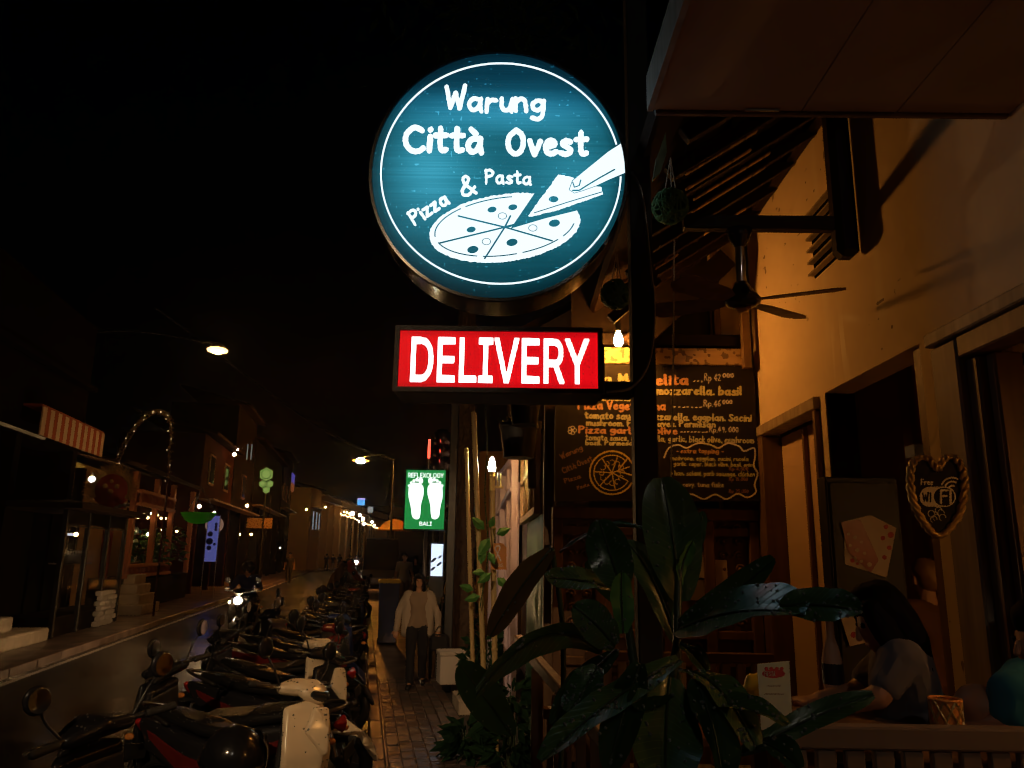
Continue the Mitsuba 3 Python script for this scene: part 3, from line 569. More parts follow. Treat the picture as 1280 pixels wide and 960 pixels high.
# ---------------------------------------------------------------- the lit signs on the post
SY = 3.2
sp = Thing('sign_post', 'tall black square post carrying the two lit signs', 'post')
sp.part('post', bx(.50, .60, 3.26, 3.36, .1, 6.2, .006), 'rubber')
sp.part('arm', bx(.36, .498, 3.28, 3.33, 3.50, 3.55, .004), 'black_metal'); sp.part('arm', bx(.34, .498, 3.28, 3.33, 2.56, 2.60, .004), 'rubber')
cb_ = Thing('sign_cable', 'grey electric cable looping down beside the sign post', 'cable')
ca = [P(*q, 3.22) for q in ((790, 215), (803, 245), (813, 330), (818, 390), (812, 450), (790, 484), (758, 490))]; cb_.own(tube(curve(ca, 6), .006, 7), 'iron', True)

# round pizza sign
x0, x1 = P(463, 221, SY)[0], P(783, 221, SY)[0]; zt, zb = P(623, 65, SY)[2], P(623, 375, SY)[2]
RC = np.array([(x0 + x1) / 2, SY, (zt + zb) / 2]); RX, RZ = (x1 - x0) / 2, (zt - zb) / 2
rs = Thing('round_sign', 'round teal backlit sign with white pizza drawing and lettering', 'sign')
def drum(prof): m = lathe([(r, -y) for r, y in prof], 72); v = m.vertices; m.vertices = np.stack([RC[0] + v[:, 0] * RX, SY - v[:, 2], RC[2] + v[:, 1] * RZ], 1); m.invert(); return m
rs.part('rim', drum([(.985, .012), (.99, -.008), (1.012, -.008), (1.018, .0), (1.018, .20), (.99, .215), (0, .215)]), 'black_gloss', 30)
def f_face(p, n, uv):
    dx, dz = (p.x - float(RC[0])) / float(RX), (p.z - float(RC[2])) / float(RZ)
    e = lambda cx, cz, sx, sz: dr.exp(-(dr.square((dx - cx) / sx) + dr.square((dz - cz) / sz)))
    k = .11 + .70 * e(.05, .48, .75, .16) + .85 * e(-.55, .02, .32, .34) + .40 * e(.62, .0, .3, .4) + .34 * e(.1, -.05, .9, .5) + .24 * e(-.1, -.45, .8, .3)
    k = k * (.86 + .28 * nz(p.z * 260, p.x * 3, 1)) * (.93 + .14 * fb(p.x * 5, p.z * 5, 2)) + 2.2 * ss(.935, .96, nz(p.x * 75, p.z * 75, 4))* .35
    k = k * (1 - .55 * ss(.86, 1.0, dr.sqrt(dx * dx + dz * dz)))
    return mi.Color3f(.014 * k + .018 * k * k, .285 * k, (.40 + .10 * ss(.2, .9, dz)) * k)
fm, fuv = flat_face(affinity.translate(affinity.scale(Point(0, 0).buffer(1, quad_segs=32), RX * .988, RZ * .988, origin=(0, 0)), RC[0], RC[2]), SY + .002)
rs.part('face', fm, None, False, emit=mikit.proc(f_face), w=4, uv=fuv)
# white artwork (measured in picture units, then laid on the real face)
art = []
g = np.radians(np.arange(0, 361, 3))
ring = Polygon([(626 + 151 * math.cos(a), -217 + 139 * math.sin(a)) for a in g]); ring = ring.difference(ring.buffer(-2.3))
r3 = np.random.default_rng(5)
def fit(text, x, y, x1, h, w, tilt=0.0, rough=.5):
    k = (x1 - x) / text_width(text, h); gg = lettering(text, 0, 0, h, w, 0, 1, k, r3, rough); return affinity.translate(affinity.rotate(gg, -tilt, origin=(0, 0)), x, -y)
text = [fit('Warung', 556, 136, 690, 28, 5.6, 2.5), fit('Città', 503, 189, 612, 32, 7.2, .5), fit('Ovest', 632, 193, 742, 31, 7.0, 0),
        fit('Pizza', 518, 282, 574, 18, 3.8, -33), fit('&', 576, 246, 601, 26, 4.0, -12), fit('Pasta', 606, 229, 668, 17, 3.4, 1.5)]
pizza = roughen(affinity.rotate(affinity.scale(Point(631, -285).buffer(1, quad_segs=32), 95, 42), 7.5), .8)
notch = Polygon([(640, -291), (680, -232), (745, -258), (722, -272)])
pizza = pizza.difference(Polygon([(638, -286), (672, -236), (745, -240), (722, -261)]))
det = [affinity.rotate(affinity.scale(Point(x, -y).buffer(1), 7 * s, 4.6 * s), 10) for x, y, s in ((615, 262, .8), (589, 287, .8), (591, 312, 1), (640, 303, 1), (693, 279, 1), (641, 259, .8))]
det += [LineString([(573, -270), (631, -284), (690, -301)]).buffer(1.1), LineString([(549, -304), (631, -284)]).buffer(1.1), LineString([(606, -323), (631, -284), (638, -270)]).buffer(1.1), LineString([(631, -284), (720, -262)]).buffer(1.5)]
inner = affinity.rotate(affinity.scale(Point(631, -283).buffer(1, quad_segs=32), 88, 36), 7.5); rim = inner.exterior.buffer(.8)
det += [rim.difference(Polygon([(640, -200), (800, -200), (800, -275), (640, -283)])).difference(unary_union([Point(x, -y).buffer(4) for x, y in ((560, 280), (600, 322), (545, 300), (650, 318), (700, 296), (580, 262))]))]
det += [circ(x, y, 4, 1.0, 1.3) for x, y in ((628, 270), (608, 302), (666, 285))]
pizza = pizza.difference(unary_union(det))
sl = roughen(Polygon([(660, -270), (698, -218), (716, -222), (724, -230), (752, -234), (754, -243), (700, -262), (664, -271)]), .7)
sl = sl.difference(unary_union([affinity.scale(Point(692, -249).buffer(1), 6, 4), LineString([(668, -266), (712, -252), (752, -240)]).buffer(.7)]))
hand = Polygon([(712, -237), (716, -226), (728, -216), (744, -203), (760, -190), (777, -179), (781, -190), (782, -207), (781, -216), (762, -224), (745, -232), (728, -238), (718, -241)])
hand = hand.difference(unary_union([LineString([(716, -238), (724, -238), (735, -231), (750, -222), (768, -212)]).buffer(1.0), LineString([(716, -228), (718, -234), (724, -232), (726, -225)]).buffer(.8)]))
white = unary_union([ring.difference(hand.buffer(2)).difference(sl.buffer(2))] + text + [pizza, sl.difference(hand.buffer(1)), hand])
rs.part('artwork', upright(to_plane(white, SY), SY + .0006, .002), None, emit=(.95, 1.12, 1.18), w=2)

# DELIVERY box
d0, d1 = P(500, 414, SY), P(748, 487, SY); dz1, dz0 = P(624, 414, SY)[2], P(624, 485, SY)[2]
ds = Thing('delivery_sign', 'red backlit box sign reading DELIVERY below the round sign', 'sign')
fr = sbox(d0[0] - .02, dz0 - .02, d1[0] + .02, dz1 + .02)
ds.part('case', cat(bx(d0[0] - .02, d1[0] + .02, SY + .02, SY + .27, dz0 - .02, dz1 + .02, .008), upright(fr.difference(sbox(d0[0], dz0, d1[0], dz1)), SY + .018, .025)), 'rubber')
dfm, dfu = flat_face(sbox(d0[0] + .001, dz0 + .001, d1[0] - .001, dz1 - .001), SY + .002)
ds.part('face', dfm, None, uv=dfu, emit=mikit.proc(lambda p, n, uv: mi.Color3f(.70, .0030, .0065) * (.92 + .2 * nz(p.x * 7, p.z * 12, 2) - .28 * ss(.09, .125, dr.abs(p.z - float((dz0 + dz1) / 2))))), w=2)
l0, l1 = P(512, 479, SY)[0], P(737, 479, SY)[0]; zl, zu = P(624, 479, SY)[2], P(624, 422, SY)[2]
lm = print_block('DELIVERY', l0, zl, l1, zu - zl); v = lm.vertices; lm.vertices = np.stack([v[:, 0], SY + .0014 - v[:, 2], v[:, 1]], 1)
ds.part('lettering', lm, None, emit=(1.6, 1.5, 1.5), w=2)
# reddish junction box and pots under the signs
jb = Thing('sign_bracket', 'dark bracket plate between the red sign and the post', 'bracket'); jb.own(cat(bx(d1[0] + .021, d1[0] + .034, SY + .05, SY + .2, dz0 - .015, dz1 - .04, .004), bx(d1[0] + .034, .498, SY + .08, SY + .15, dz0 - .015, dz0 + .015, .004)), 'rubber')
def pot(px0, px1, py0, py1, Y, label, matn='pot'):
    a, b = P(px0, py0, Y), P(px1, py1, Y); cx = (a[0] + b[0]) / 2; r = (b[0] - a[0]) / 2; h = a[2] - b[2]
    t = Thing('hanging_pot', label, 'flower pot', 'hanging plant pots', M=frame((cx, Y, b[2])))
    t.part('bucket', lathe([(0, 0), (r * .78, 0), (r * .98, h * .86), (r * 1.05, h * .87), (r * 1.05, h), (r * .95, h), (r * .92, h * .85), (0, h * .8)], 24), matn, 40)
    for k in range(3):
        an = k * 2.1 + .3; t.part('cord', tube([(r * math.cos(an), r * math.sin(an), h), (0, 0, h + .32)], .003, 5), 'black')
    lv = []
    for k in range(16):
        an = rng.uniform(0, 6.28); l = rng.uniform(.06, .13); c = np.array([r * .5 * math.cos(an), r * .5 * math.sin(an), h * .9])
        d = np.array([math.cos(an) * .7, math.sin(an) * .7, .6]); s = np.cross(d, (0, 0, 1)); s /= np.linalg.norm(s)
        vs = [c, c + d * l * .5 + s * .02, c + d * l - (0, 0, .03), c + d * l * .5 - s * .02, c + d * l * .5 + (0, 0, .012)]
        lv.append(trimesh.Trimesh(np.array(vs), [[0, 1, 4], [1, 2, 4], [2, 3, 4], [3, 0, 4]], process=False))
    t.part('foliage', cat(lv), 'leaf')
pot(625, 672, 530, 573, 4.4, 'black plant bucket hanging beside the bamboo lamp, lower one', 'pot')
pot(636, 676, 492, 532, 4.0, 'black plant bucket hanging just under the red sign', 'pot')

# balls of green fibre hanging under the eaves
def yarn(px, py, r_px, Y, label):
    c = P(px, py, Y); r = r_px / FPX * Y * 1.04; ms = []; g2 = np.random.default_rng(int(px))
    t = Thing('fibre_ball', label, 'fibre ball', 'green fibre balls under the eaves')
    t.part('core', ball(c, r * .86, 3), 'leaf_dark', True)
    for k in range(26):
        ax = g2.normal(size=3); ax /= np.linalg.norm(ax); e = np.cross(ax, (.3, .5, .8)); e /= np.linalg.norm(e); f = np.cross(ax, e)
        off = g2.uniform(-.75, .75); rr = math.sqrt(1 - off * off) * r * .97
        a = np.linspace(0, g2.uniform(3.5, 6.3), 22); wob = 1 + .03 * np.sin(a * 7 + k)
        ms.append(tube(c + ax * off * r + rr * (wob * np.cos(a))[:, None] * e + rr * (wob * np.sin(a))[:, None] * f, r * .07, 5))
    t.part('strands', cat(ms), 'green_yarn', True)
    for k in (-.3, .1, .35): t.part('string', tube([c + (k * r, 0, r * .85), c + (.1 * r, 0, r * 3.0)], .0025, 5), 'stone')
yarn(838, 258, 23, 3.0, 'green fibre ball hanging by strings right of the sign post')
yarn(770, 368, 19, 3.6, 'green fibre ball hanging between the round sign and the bulb')
fl_ = Thing('hanging_leaf', 'long green leaf hanging from the soffit edge above the fibre ball', 'leaf')
pts = [P(*q, 2.95) for q in ((832, 165), (820, 200), (816, 225), (826, 215), (834, 190))]
fl_.own(trimesh.Trimesh(np.array(pts + [p + (0, .02, 0) for p in pts]), [[0, 1, 4], [1, 3, 4], [1, 2, 3], [5, 9, 6], [6, 9, 8], [6, 8, 7], [0, 5, 1], [1, 5, 6], [1, 6, 2], [2, 6, 7], [2, 7, 3], [3, 7, 8], [3, 8, 4], [4, 8, 9], [4, 9, 0], [0, 9, 5]], process=False), 'leaf')
# ---------------------------------------------------------------- street lamps
def street_lamp(px, py, u, upole, label, power, wt, glow, rl=.17):
    t, z = US(px, py, u); s = 1 if upole > u else -1
    L = Thing('street_lamp', label, 'street lamp', 'orange street lamps', M=STREET)
    L.part('pole', tube([(upole, t, 0), (upole, t, z * .6), (upole, t, z + .1)], [.075, .06, .05], 10), 'black', True)
    L.part('arm', tube(curve([(upole, t, z + .05), (upole - s * .5 * abs(u - upole), t, z + .35), (u, t, z + .14)], 6), .03, 8), 'black', True)
    L.part('head', lathe([(0, .16), (.08, .15), (.2, .06), (.23, .0), (.2, -.01)], 20).apply_translation((u, t, z)), 'black_metal', True)
    L.part('lamp', ball((0, 0, 0), rl, 2, (1, 1, .6)).apply_translation((u, t, z - .05)), None, True, emit=power, w=wt)
    L.part('glowing_bowl', lathe([(rl * 1.02, -.02), (rl * 1.5, -.03), (rl * 1.62, .02), (rl * 1.3, .06), (rl * .9, .06)], 20).apply_translation((u, t, z - .05)), None, True, emit=glow, w=.3)
    return L
street_lamp(272, 436, -4.2, -8.6, 'nearer street lamp glowing pale orange high over the far kerb', (42, 18, 4.6), 5, (5, 2.6, .8))
street_lamp(451, 575, -.5, 1.4, 'farther deep orange street lamp hanging over the street', (1000, 305, 42), 6, (4.5, 1.3, .15), .30)
t_, z_ = -7.2, 6.6
L = Thing('street_lamp', 'street lamp behind the viewer on the near kerb', 'street lamp', 'orange street lamps', M=STREET)
L.part('pole', tube([(1.5, t_, 0), (1.5, t_, z_ + .1)], [.075, .05], 10), 'black', True); L.part('arm', tube(curve([(1.5, t_, z_ + .05), (.9, t_, z_ + .3), (.3, t_, z_ + .14)], 6), .03, 8), 'black', True)
L.part('head', lathe([(0, .16), (.08, .15), (.2, .06), (.23, .0), (.2, -.01)], 20).apply_translation((.3, t_, z_)), 'black_metal', True); L.part('lamp', ball((0, 0, 0), .17, 2, (1, 1, .6)).apply_translation((.3, t_, z_ - .05)), None, True, emit=(140, 122, 98), w=7)

u4, t4, z4 = -2.3, -2.6, 5.2
L4 = Thing('street_lamp', 'street lamp with a narrow reflector behind the viewer on the far kerb', 'street lamp', M=STREET)
L4.part('pole', tube([(-5.4, t4, 0), (-5.4, t4, z4 + .1)], [.075, .05], 10), 'black', True); L4.part('arm', tube(curve([(-5.4, t4, z4 + .05), (-4, t4, z4 + .35), (u4, t4, z4 + .2)], 6), .03, 8), 'black', True)
p4, q4 = W(u4, t4, z4), np.array([-1.3, 8.5, .5]); L4.part('reflector', cyl((u4, t4, z4 + .14), (u4, t4 + .10, z4 + .02), .05, .12, 18), 'black_metal', True)
p4b = W(u4, t4 + .12, z4 - .03)
scene['street_lamp_003__beam'] = {'type': 'spot', 'to_world': T4().look_at(origin=p4b.tolist(), target=q4.tolist(), up=[0, 0, 1]), 'intensity': rgb((84, 54, 28)), 'cutoff_angle': 13.5, 'beam_width': 7.0, 'sampling_weight': 7.0}
# ---------------------------------------------------------------- the far side of the street, from the left of the picture
ta, _ = US(-40, 700, -7.0); tb, ztop = US(124, 400, -7.0)
A = Thing('corner_shop', 'dark two storey shop with striped awning at the left edge', 'shop', M=STREET)
zp = US(70, 556, -7.0)[1]; 
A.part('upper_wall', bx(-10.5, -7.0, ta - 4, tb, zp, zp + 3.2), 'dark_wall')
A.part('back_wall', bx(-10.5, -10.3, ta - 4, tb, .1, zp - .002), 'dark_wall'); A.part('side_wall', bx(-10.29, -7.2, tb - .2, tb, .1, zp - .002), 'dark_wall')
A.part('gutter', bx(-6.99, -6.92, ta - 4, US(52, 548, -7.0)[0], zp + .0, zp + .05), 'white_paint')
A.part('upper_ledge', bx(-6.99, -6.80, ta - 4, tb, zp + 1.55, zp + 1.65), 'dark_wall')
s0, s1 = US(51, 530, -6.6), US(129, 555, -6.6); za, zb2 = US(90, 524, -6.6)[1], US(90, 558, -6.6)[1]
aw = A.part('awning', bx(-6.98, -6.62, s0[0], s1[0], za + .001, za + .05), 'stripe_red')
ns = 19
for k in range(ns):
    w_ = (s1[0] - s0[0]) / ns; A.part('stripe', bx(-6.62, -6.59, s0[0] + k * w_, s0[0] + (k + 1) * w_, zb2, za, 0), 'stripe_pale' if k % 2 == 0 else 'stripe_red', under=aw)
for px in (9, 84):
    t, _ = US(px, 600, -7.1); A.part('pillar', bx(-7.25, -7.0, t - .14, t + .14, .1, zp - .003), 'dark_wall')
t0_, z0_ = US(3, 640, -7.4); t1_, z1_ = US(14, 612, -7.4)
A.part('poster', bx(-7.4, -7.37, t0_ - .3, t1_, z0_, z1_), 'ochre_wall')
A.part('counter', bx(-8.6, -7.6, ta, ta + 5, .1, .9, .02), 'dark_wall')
tw_, zw_ = US(25, 666, -8.2)
A.part('wall_panel', bx(-8.5, -8.45, tw_ - .55, tw_ + .35, zw_ - .6, zw_ + .45), 'ochre_wall')
BEND = frame((-13.6, 0, 0), 0.0)                       # beyond its bend the street runs straight ahead: here u is measured from x = -13.6
def US2(px, py, u): q = PX(px, py, u - 13.6); return q[1], q[2]
def small_lamp(px, py, u, r, power, label, wt=.6, group='small bulbs lighting the far shops', name='shop_lamp', far=False):
    t, z = (US2 if far else US)(px, py, u); L = Thing(name, label, 'lamp', group, M=BEND if far else STREET)
    L.part('glass', ball((u, t, z), r, 2), None, True, emit=power, w=wt); L.part('stem', cyl((u, t, z + r), (u, t, z + r + .12), r * .3, n=8), 'black'); return t, z
WARM = np.array((1, .56, .20))
small_lamp(27, 658, -8.1, .08, 26 * WARM, 'dim lamp glowing inside the corner shop doorway', .5)
st = Thing('shop_step', 'pale rough stone steps before the corner shop at the left edge', 'steps', M=STREET)
ts = PZ(0, 800, .2) @ SD; st.part('lower_step', bx(-7.4, -5.9, ts - 4, PZ(54, 795, .2) @ SD, .116, .36, .03), 'stone'); st.part('upper_step', bx(-7.4, -6.25, ts - 4, PZ(34, 785, .4) @ SD - .2, .362, .62, .03), 'stone')

# glass kiosk with dark tiled roof
k0, k1 = US(76, 700, -6.0)[0], US(152, 700, -6.0)[0]
kio = Thing('glass_kiosk', 'small dark glazed kiosk with brick base beside the corner shop', 'kiosk', M=STREET)
kz0, kz1 = .5, US(110, 640, -6.0)[1]
for t in (k0, (k0 * 2 + k1) / 3, (k0 + k1 * 2) / 3, k1): kio.part('post', bx(-6.06, -5.96, t - .05, t + .05, .116, kz1, .01), 'black')
for t in (k0, k1): kio.part('post', bx(-7.4, -7.3, t - .05, t + .05, .116, kz1, .01), 'black')
kio.part('roof', trimesh.PointCloud([(-5.6, k0 - .4, kz1), (-5.6, k1 + .3, kz1), (-7.6, k0 - .4, kz1), (-7.6, k1 + .3, kz1), (-5.6, k0 - .4, kz1 + .12), (-5.6, k1 + .3, kz1 + .12), (-7.6, k0 - .4, kz1 + .12), (-7.6, k1 + .3, kz1 + .12), (-6.6, (k0 + k1) / 2, kz1 + .30)]).convex_hull, 'roof_tile')
kw = (k1 - k0) / 3
for j in range(3):
    p_ = kio.part('window', bx(-6.03, -5.99, k0 + j * kw + .05, k0 + (j + 1) * kw - .05, kz1 - .34, kz1 - .3), 'black'); kio.part('pane', bx(-6.015, -6.005, k0 + j * kw + .05, k0 + (j + 1) * kw - .05, .95, kz1 - .35), 'pane', under=p_)
    kio.part('header', bx(-6.03, -5.99, k0 + j * kw + .06, k0 + (j + 1) * kw - .06, kz1 - .29, kz1 - .01), 'dark_wall')
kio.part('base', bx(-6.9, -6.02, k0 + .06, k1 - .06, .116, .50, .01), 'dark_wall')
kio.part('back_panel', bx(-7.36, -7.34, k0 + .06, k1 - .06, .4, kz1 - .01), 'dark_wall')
nb = 0
for r_ in range(7):
    for c_ in range(3):
        y0 = k0 + 2 * kw - .35 + c_ * .36 + (r_ % 2) * .10; kio.part('brick', bx(-6.0 + .02 * ((r_ + c_) % 2), -5.86 + .015 * ((r_ * c_) % 3), y0, y0 + .345, .13 + r_ * .112, .13 + r_ * .112 + .10, .012), 'brick_white')
tv, zv = US(86, 668, -6.6); tl = Thing('tube_lamp', 'small cold white tube lamp inside the dark kiosk', 'lamp', M=STREET); tl.own(bx(-6.63, -6.57, tv - .28, tv + .28, zv - .03, zv + .03, .02), None, emit=(.9, 1.0, 1.2), w=.2)
# glasses shelf glints in the kiosk
gl = Thing('glass_bottles', 'row of small glass bottles on the kiosk shelf', 'bottles', M=STREET)
gl.part('shelf', bx(-6.7, -6.3, k0 + kw, k1 - kw * .9, US(108, 703, -6.4)[1] - .03, US(108, 703, -6.4)[1]), 'iron')
for k in range(7):
    zz = US(108, 703, -6.4)[1]; gl.part('bottle', lathe([(0, 0), (.05, 0), (.055, .12), (.02, .2), (.022, .27), (0, .27)], 12).apply_translation((-6.4, k0 + kw * 1.1 + k * .17, zz)), 'chrome', True)

# warm lit porch wall, its lamp, and the ruff ornament
pz0 = US(110, 640, -7.6)[1]
Bp = Thing('porch_house', 'small house with warm lit porch behind the kiosk', 'house', M=STREET)
ta2, tb2 = US(92, 640, -7.9)[0], US(158, 640, -7.9)[0]
Bp.part('wall', bx(-8.1, -7.9, ta2 - .3, tb2, .12, US(120, 585, -7.9)[1]), 'ochre_wall'); Bp.part('porch_roof', beam((-8.2, (ta2 + tb2) / 2, US(120, 583, -7.9)[1] + .3), (-6.9, (ta2 + tb2) / 2, US(120, 583, -7.9)[1] + .02), tb2 - ta2 + .6, .07), 'roof_tile')
Bp.part('pillar', bx(-7.55, -7.35, US(97, 640, -7.4)[0] - .12, US(97, 640, -7.4)[0] + .12, .12, US(120, 590, -7.4)[1]), 'dark_wall')
Bp.part('band', bx(-7.89, -7.84, ta2, tb2, US(110, 622, -7.9)[1] - .06, US(110, 622, -7.9)[1] + .06), 'wood')
small_lamp(115, 599, -7.45, .085, 150 * WARM, 'bright bulb under the porch roof behind the ruff ornament', .8)
orn = Thing('festive_ornament', 'round red ruff ornament with gold fringe standing behind the kiosk roof', 'ornament', M=STREET)
to_ = 21.2; ou, oz = UT(140, 612, to_); oc = np.array([ou, to_, oz]); ro = .50
orn.part('disc', lathe([(0, .10), (ro * .5, .10), (ro * .9, .03), (ro * .92, 0), (0, 0)], 28).apply_transform(trimesh.transformations.rotation_matrix(math.pi / 2, (1, 0, 0))).apply_translation(oc), 'fringe_red', True)
sp_ = []
for k in range(64):
    a = -.5 + k / 63 * (math.pi + 1.0); l = ro * (1.0 + .18 * ((k * 7) % 5) / 5); d = np.array([math.cos(a), 0, math.sin(a)])
    sp_.append(tube([oc + (0, -.05, 0) + d * ro * .78, oc + (0, -.08, 0) + d * l * 1.08, oc + (0, -.12, 0) + d * l * 1.2], [.014, .012, .003], 5))
orn.part('fringe', cat(sp_), 'gold', kind='stuff')
orn.part('collar', cat([ball(oc + ((k - 5) * .09, -.1, -.42 + .05 * math.cos(k * .6)), .05, 1) for k in range(11)]), 'silver_paint', True, kind='stuff'); orn.part('body', lathe([(.10, -2.2), (.12, -1.0), (.3, -.4), (.1, 0)], 16).apply_translation(oc + (0, .12, 0)), 'fringe_red', True)
orn.part('face', cat(*[ball(oc + (x, -.105, z), r_, 1) for x, z, r_ in ((-.14, .08, .06), (.14, .08, .06), (0, -.06, .07), (0, .2, .05))]), 'gold', True, kind='stuff')
arch = Thing('garland_arch', 'tall thin arch trimmed with curled gold leaves above the shopfronts', 'arch', M=STREET)
tA = 23.0; ap = [(lambda q: np.array([q[0], tA, q[1]]))(UT(x, y, tA)) for x, y in ((143, 606), (149, 578), (159, 554), (172, 534), (186, 521), (198, 517), (208, 522), (213, 536), (212, 560), (210, 604))]
ac = curve(ap, 7); arch.part('frame', tube(ac, .022, 8), 'veil', True)
for k in range(0, len(ac) - 1, 1):
    tg_ = ac[k + 1] - ac[k]; tg_ /= np.linalg.norm(tg_); nn_ = np.array([-tg_[2], 0, tg_[0]]); c = ac[k] + nn_ * (.06 if k % 2 else .01); g = np.linspace(0, 4.6, 9); r_ = (.072 if k < len(ac) - 16 else .04) * (1 - g / 7); sgn = 1 if k % 2 else -1
    arch.part('gold_curl', tube(np.stack([c[0] + sgn * r_ * np.cos(g), np.full(9, tA - .03 * (k % 3)), c[2] + r_ * np.sin(g)], 1), .009, 5), 'gold')
arch.part('tiny_lights', cat([ball(q + (.05 * (-1) ** i, -.1, .05), .017, 0) for i, q in enumerate(ac[::3])]), None, emit=(1.1, .75, .38), w=.3, kind='stuff')
for q_ in (ac[0], ac[-1]): arch.part('post', cyl((q_[0], tA, .116), q_, .03, n=8), 'veil', True)

# verandah shop with orange balustrades
C0, C1 = US(158, 680, -6.6)[0], US(238, 680, -6.6)[0]
V = Thing('verandah_shop', 'raised verandah shop with two orange balustrades and steps', 'shop', M=STREET)
zf = US(180, 722, -6.6)[1]; zr = US(180, 612, -6.6)[1]
V.part('plinth', bx(-9.5, -6.6, C0 + 1.3, C1, .116, zf, .02), 'dark_wall'); V.part('back_wall', bx(-9.6, -9.5, C0, C1, .116, zr + .8), 'ochre_wall')
V.part('roof', beam((-9.6, (C0 + C1) / 2, zr + 1.6), (-6.3, (C0 + C1) / 2, zr + .55), C1 - C0, .12), 'roof_tile')
def balustrade(z0, z1, t0, t1, u):
    b = V.part('balustrade', cat(bx(u - .08, u + .08, t0, t1, z1 - .1, z1, .01), bx(u - .08, u + .08, t0, t1, z0, z0 + .1, .01)), 'terracotta')
    n = int((t1 - t0) / .42)
    for k in range(n): t = t0 + (k + .5) * (t1 - t0) / n; V.part('baluster', lathe([(.05, 0), (.09, (z1 - z0 - .2) * .4), (.05, z1 - z0 - .2)], 8).apply_translation((u, t, z0 + .1)), 'terracotta', True, under=b)
balustrade(US(185, 720, -6.6)[1], US(185, 704, -6.6)[1], C0 + .1, US(212, 700, -6.6)[0], -6.6); balustrade(US(185, 634, -6.6)[1], US(185, 614, -6.6)[1], US(165, 700, -6.6)[0], US(210, 700, -6.6)[0], -6.6)
for px in (162, 190, 211, 236): t, _ = US(px, 680, -6.75); V.part('pillar', bx(-6.85, -6.7, t - .12, t + .12, zf, zr + .5), 'terracotta')
for k in range(4): V.part('step', bx(-6.6 + .0, -5.75 - .0 + .25 * (1 - k) * .6 - .25, C0 - .6 + k * .25, C0 + 1.28, .116 + k * .26 + (.002 if k else 0), .116 + (k + 1) * .26, .015), 'stone')
small_lamp(185, 668, -7.6, .06, 60 * WARM, 'bulb among plants behind the lower balustrade', .5); small_lamp(208, 652, -8.2, .06, 14 * np.array((1, .3, .12)), 'reddish bulb at the back of the verandah', .4)
small_lamp(190, 642, -8.4, .05, 60 * WARM, 'bulb under the upper balustrade of the verandah', .4)

def bush(name, label, base, n, h, spread, leaf, matn, seed, frame_=None, group=None, catg='plant', trunk=True):
    g2 = np.random.default_rng(seed); t = Thing(name, label, catg, group, M=frame_)
    ms = []; st_ = []
    for k in range(n):
        a = g2.uniform(0, 2 * math.pi); rr = spread * math.sqrt(g2.uniform(0, 1)); z = h * g2.uniform(.25, 1)
        c = np.array([rr * math.cos(a) * (1 - .4 * z / h), rr * math.sin(a) * (1 - .4 * z / h), z]); d = np.array([math.cos(a), math.sin(a), g2.uniform(-.5, .9)]); d /= np.linalg.norm(d)
        s = np.cross(d, g2.normal(size=3)); s /= np.linalg.norm(s); l = leaf * g2.uniform(.6, 1.2); nrm = np.cross(d, s)
        vs = [c, c + d * l * .5 + s * l * .22, c + d * l - (0, 0, l * .15), c + d * l * .5 - s * l * .22, c + d * l * .5 + nrm * l * .06]
        ms.append(trimesh.Trimesh(np.array(vs), [[0, 1, 4], [1, 2, 4], [2, 3, 4], [3, 0, 4]], process=False))
        if k % 6 == 0: st_.append(tube([(0, 0, 0), c * (.4, .4, .6), c], [.012, .008, .004], 5))
    m = cat(ms); m.apply_translation(base); s2 = cat(st_); s2.apply_translation(base)
    t.part('foliage', m, matn, kind='stuff'); t.part('stems', s2, 'stem'); return t
bush('potted_shrub', 'leafy shrub on the verandah behind the orange balustrade', (-7.1, US(183, 700, -7.1)[0], zf), 140, 1.3, .8, .3, 'leaf', 21, STREET)
bush('potted_shrub', 'taller leafy shrub at the far end of the verandah', (-7.2, US(203, 700, -7.2)[0], zf), 160, 1.6, .9, .34, 'leaf', 22, STREET)

# shop with green parasol, pink globe lamp and blue banner
D0, D1 = US(240, 680, -6.9)[0], US(283, 680, -6.9)[0]
def shopbox(label, t0, t1, zh, wall, u=-6.9, depth=3.4, up=2.8, win=0, name='shop_house', M=STREET):
    s = Thing(name, label, 'shop', M=M)
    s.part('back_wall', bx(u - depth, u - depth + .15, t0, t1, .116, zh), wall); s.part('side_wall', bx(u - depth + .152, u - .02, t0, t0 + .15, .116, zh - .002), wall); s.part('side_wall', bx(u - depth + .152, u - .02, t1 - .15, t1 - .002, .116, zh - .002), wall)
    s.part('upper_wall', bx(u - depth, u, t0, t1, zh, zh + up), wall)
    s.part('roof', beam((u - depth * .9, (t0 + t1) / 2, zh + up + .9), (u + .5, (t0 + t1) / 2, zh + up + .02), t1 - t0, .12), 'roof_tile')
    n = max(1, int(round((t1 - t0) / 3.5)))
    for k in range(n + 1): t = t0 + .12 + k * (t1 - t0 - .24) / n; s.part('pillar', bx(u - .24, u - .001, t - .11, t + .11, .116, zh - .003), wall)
    s.part('ledge', bx(u + .002, u + .6, t0 + .05, t1 - .05, zh - .02, zh + .06), 'wood')
    for k in range(win):
        t = t0 + (k + .5) * (t1 - t0) / win; f_ = s.part('window', bx(u + .002, u + .05, t - .6, t + .6, zh + .75, zh + 2.1), 'wood'); s.part('pane', bx(u + .051, u + .06, t - .5, t + .5, zh + .85, zh + 2.0), 'glass_dark', under=f_)
    return s
sh = shopbox('dark red walled shop behind the blue banner', D0 + .5, D1, US(260, 628, -6.9)[1], 'red_wall', win=2)
t, z = US(248, 643, -6.0); par = Thing('green_lantern', 'green fabric bowl lantern hanging beside the blue banner', 'lantern', M=STREET)
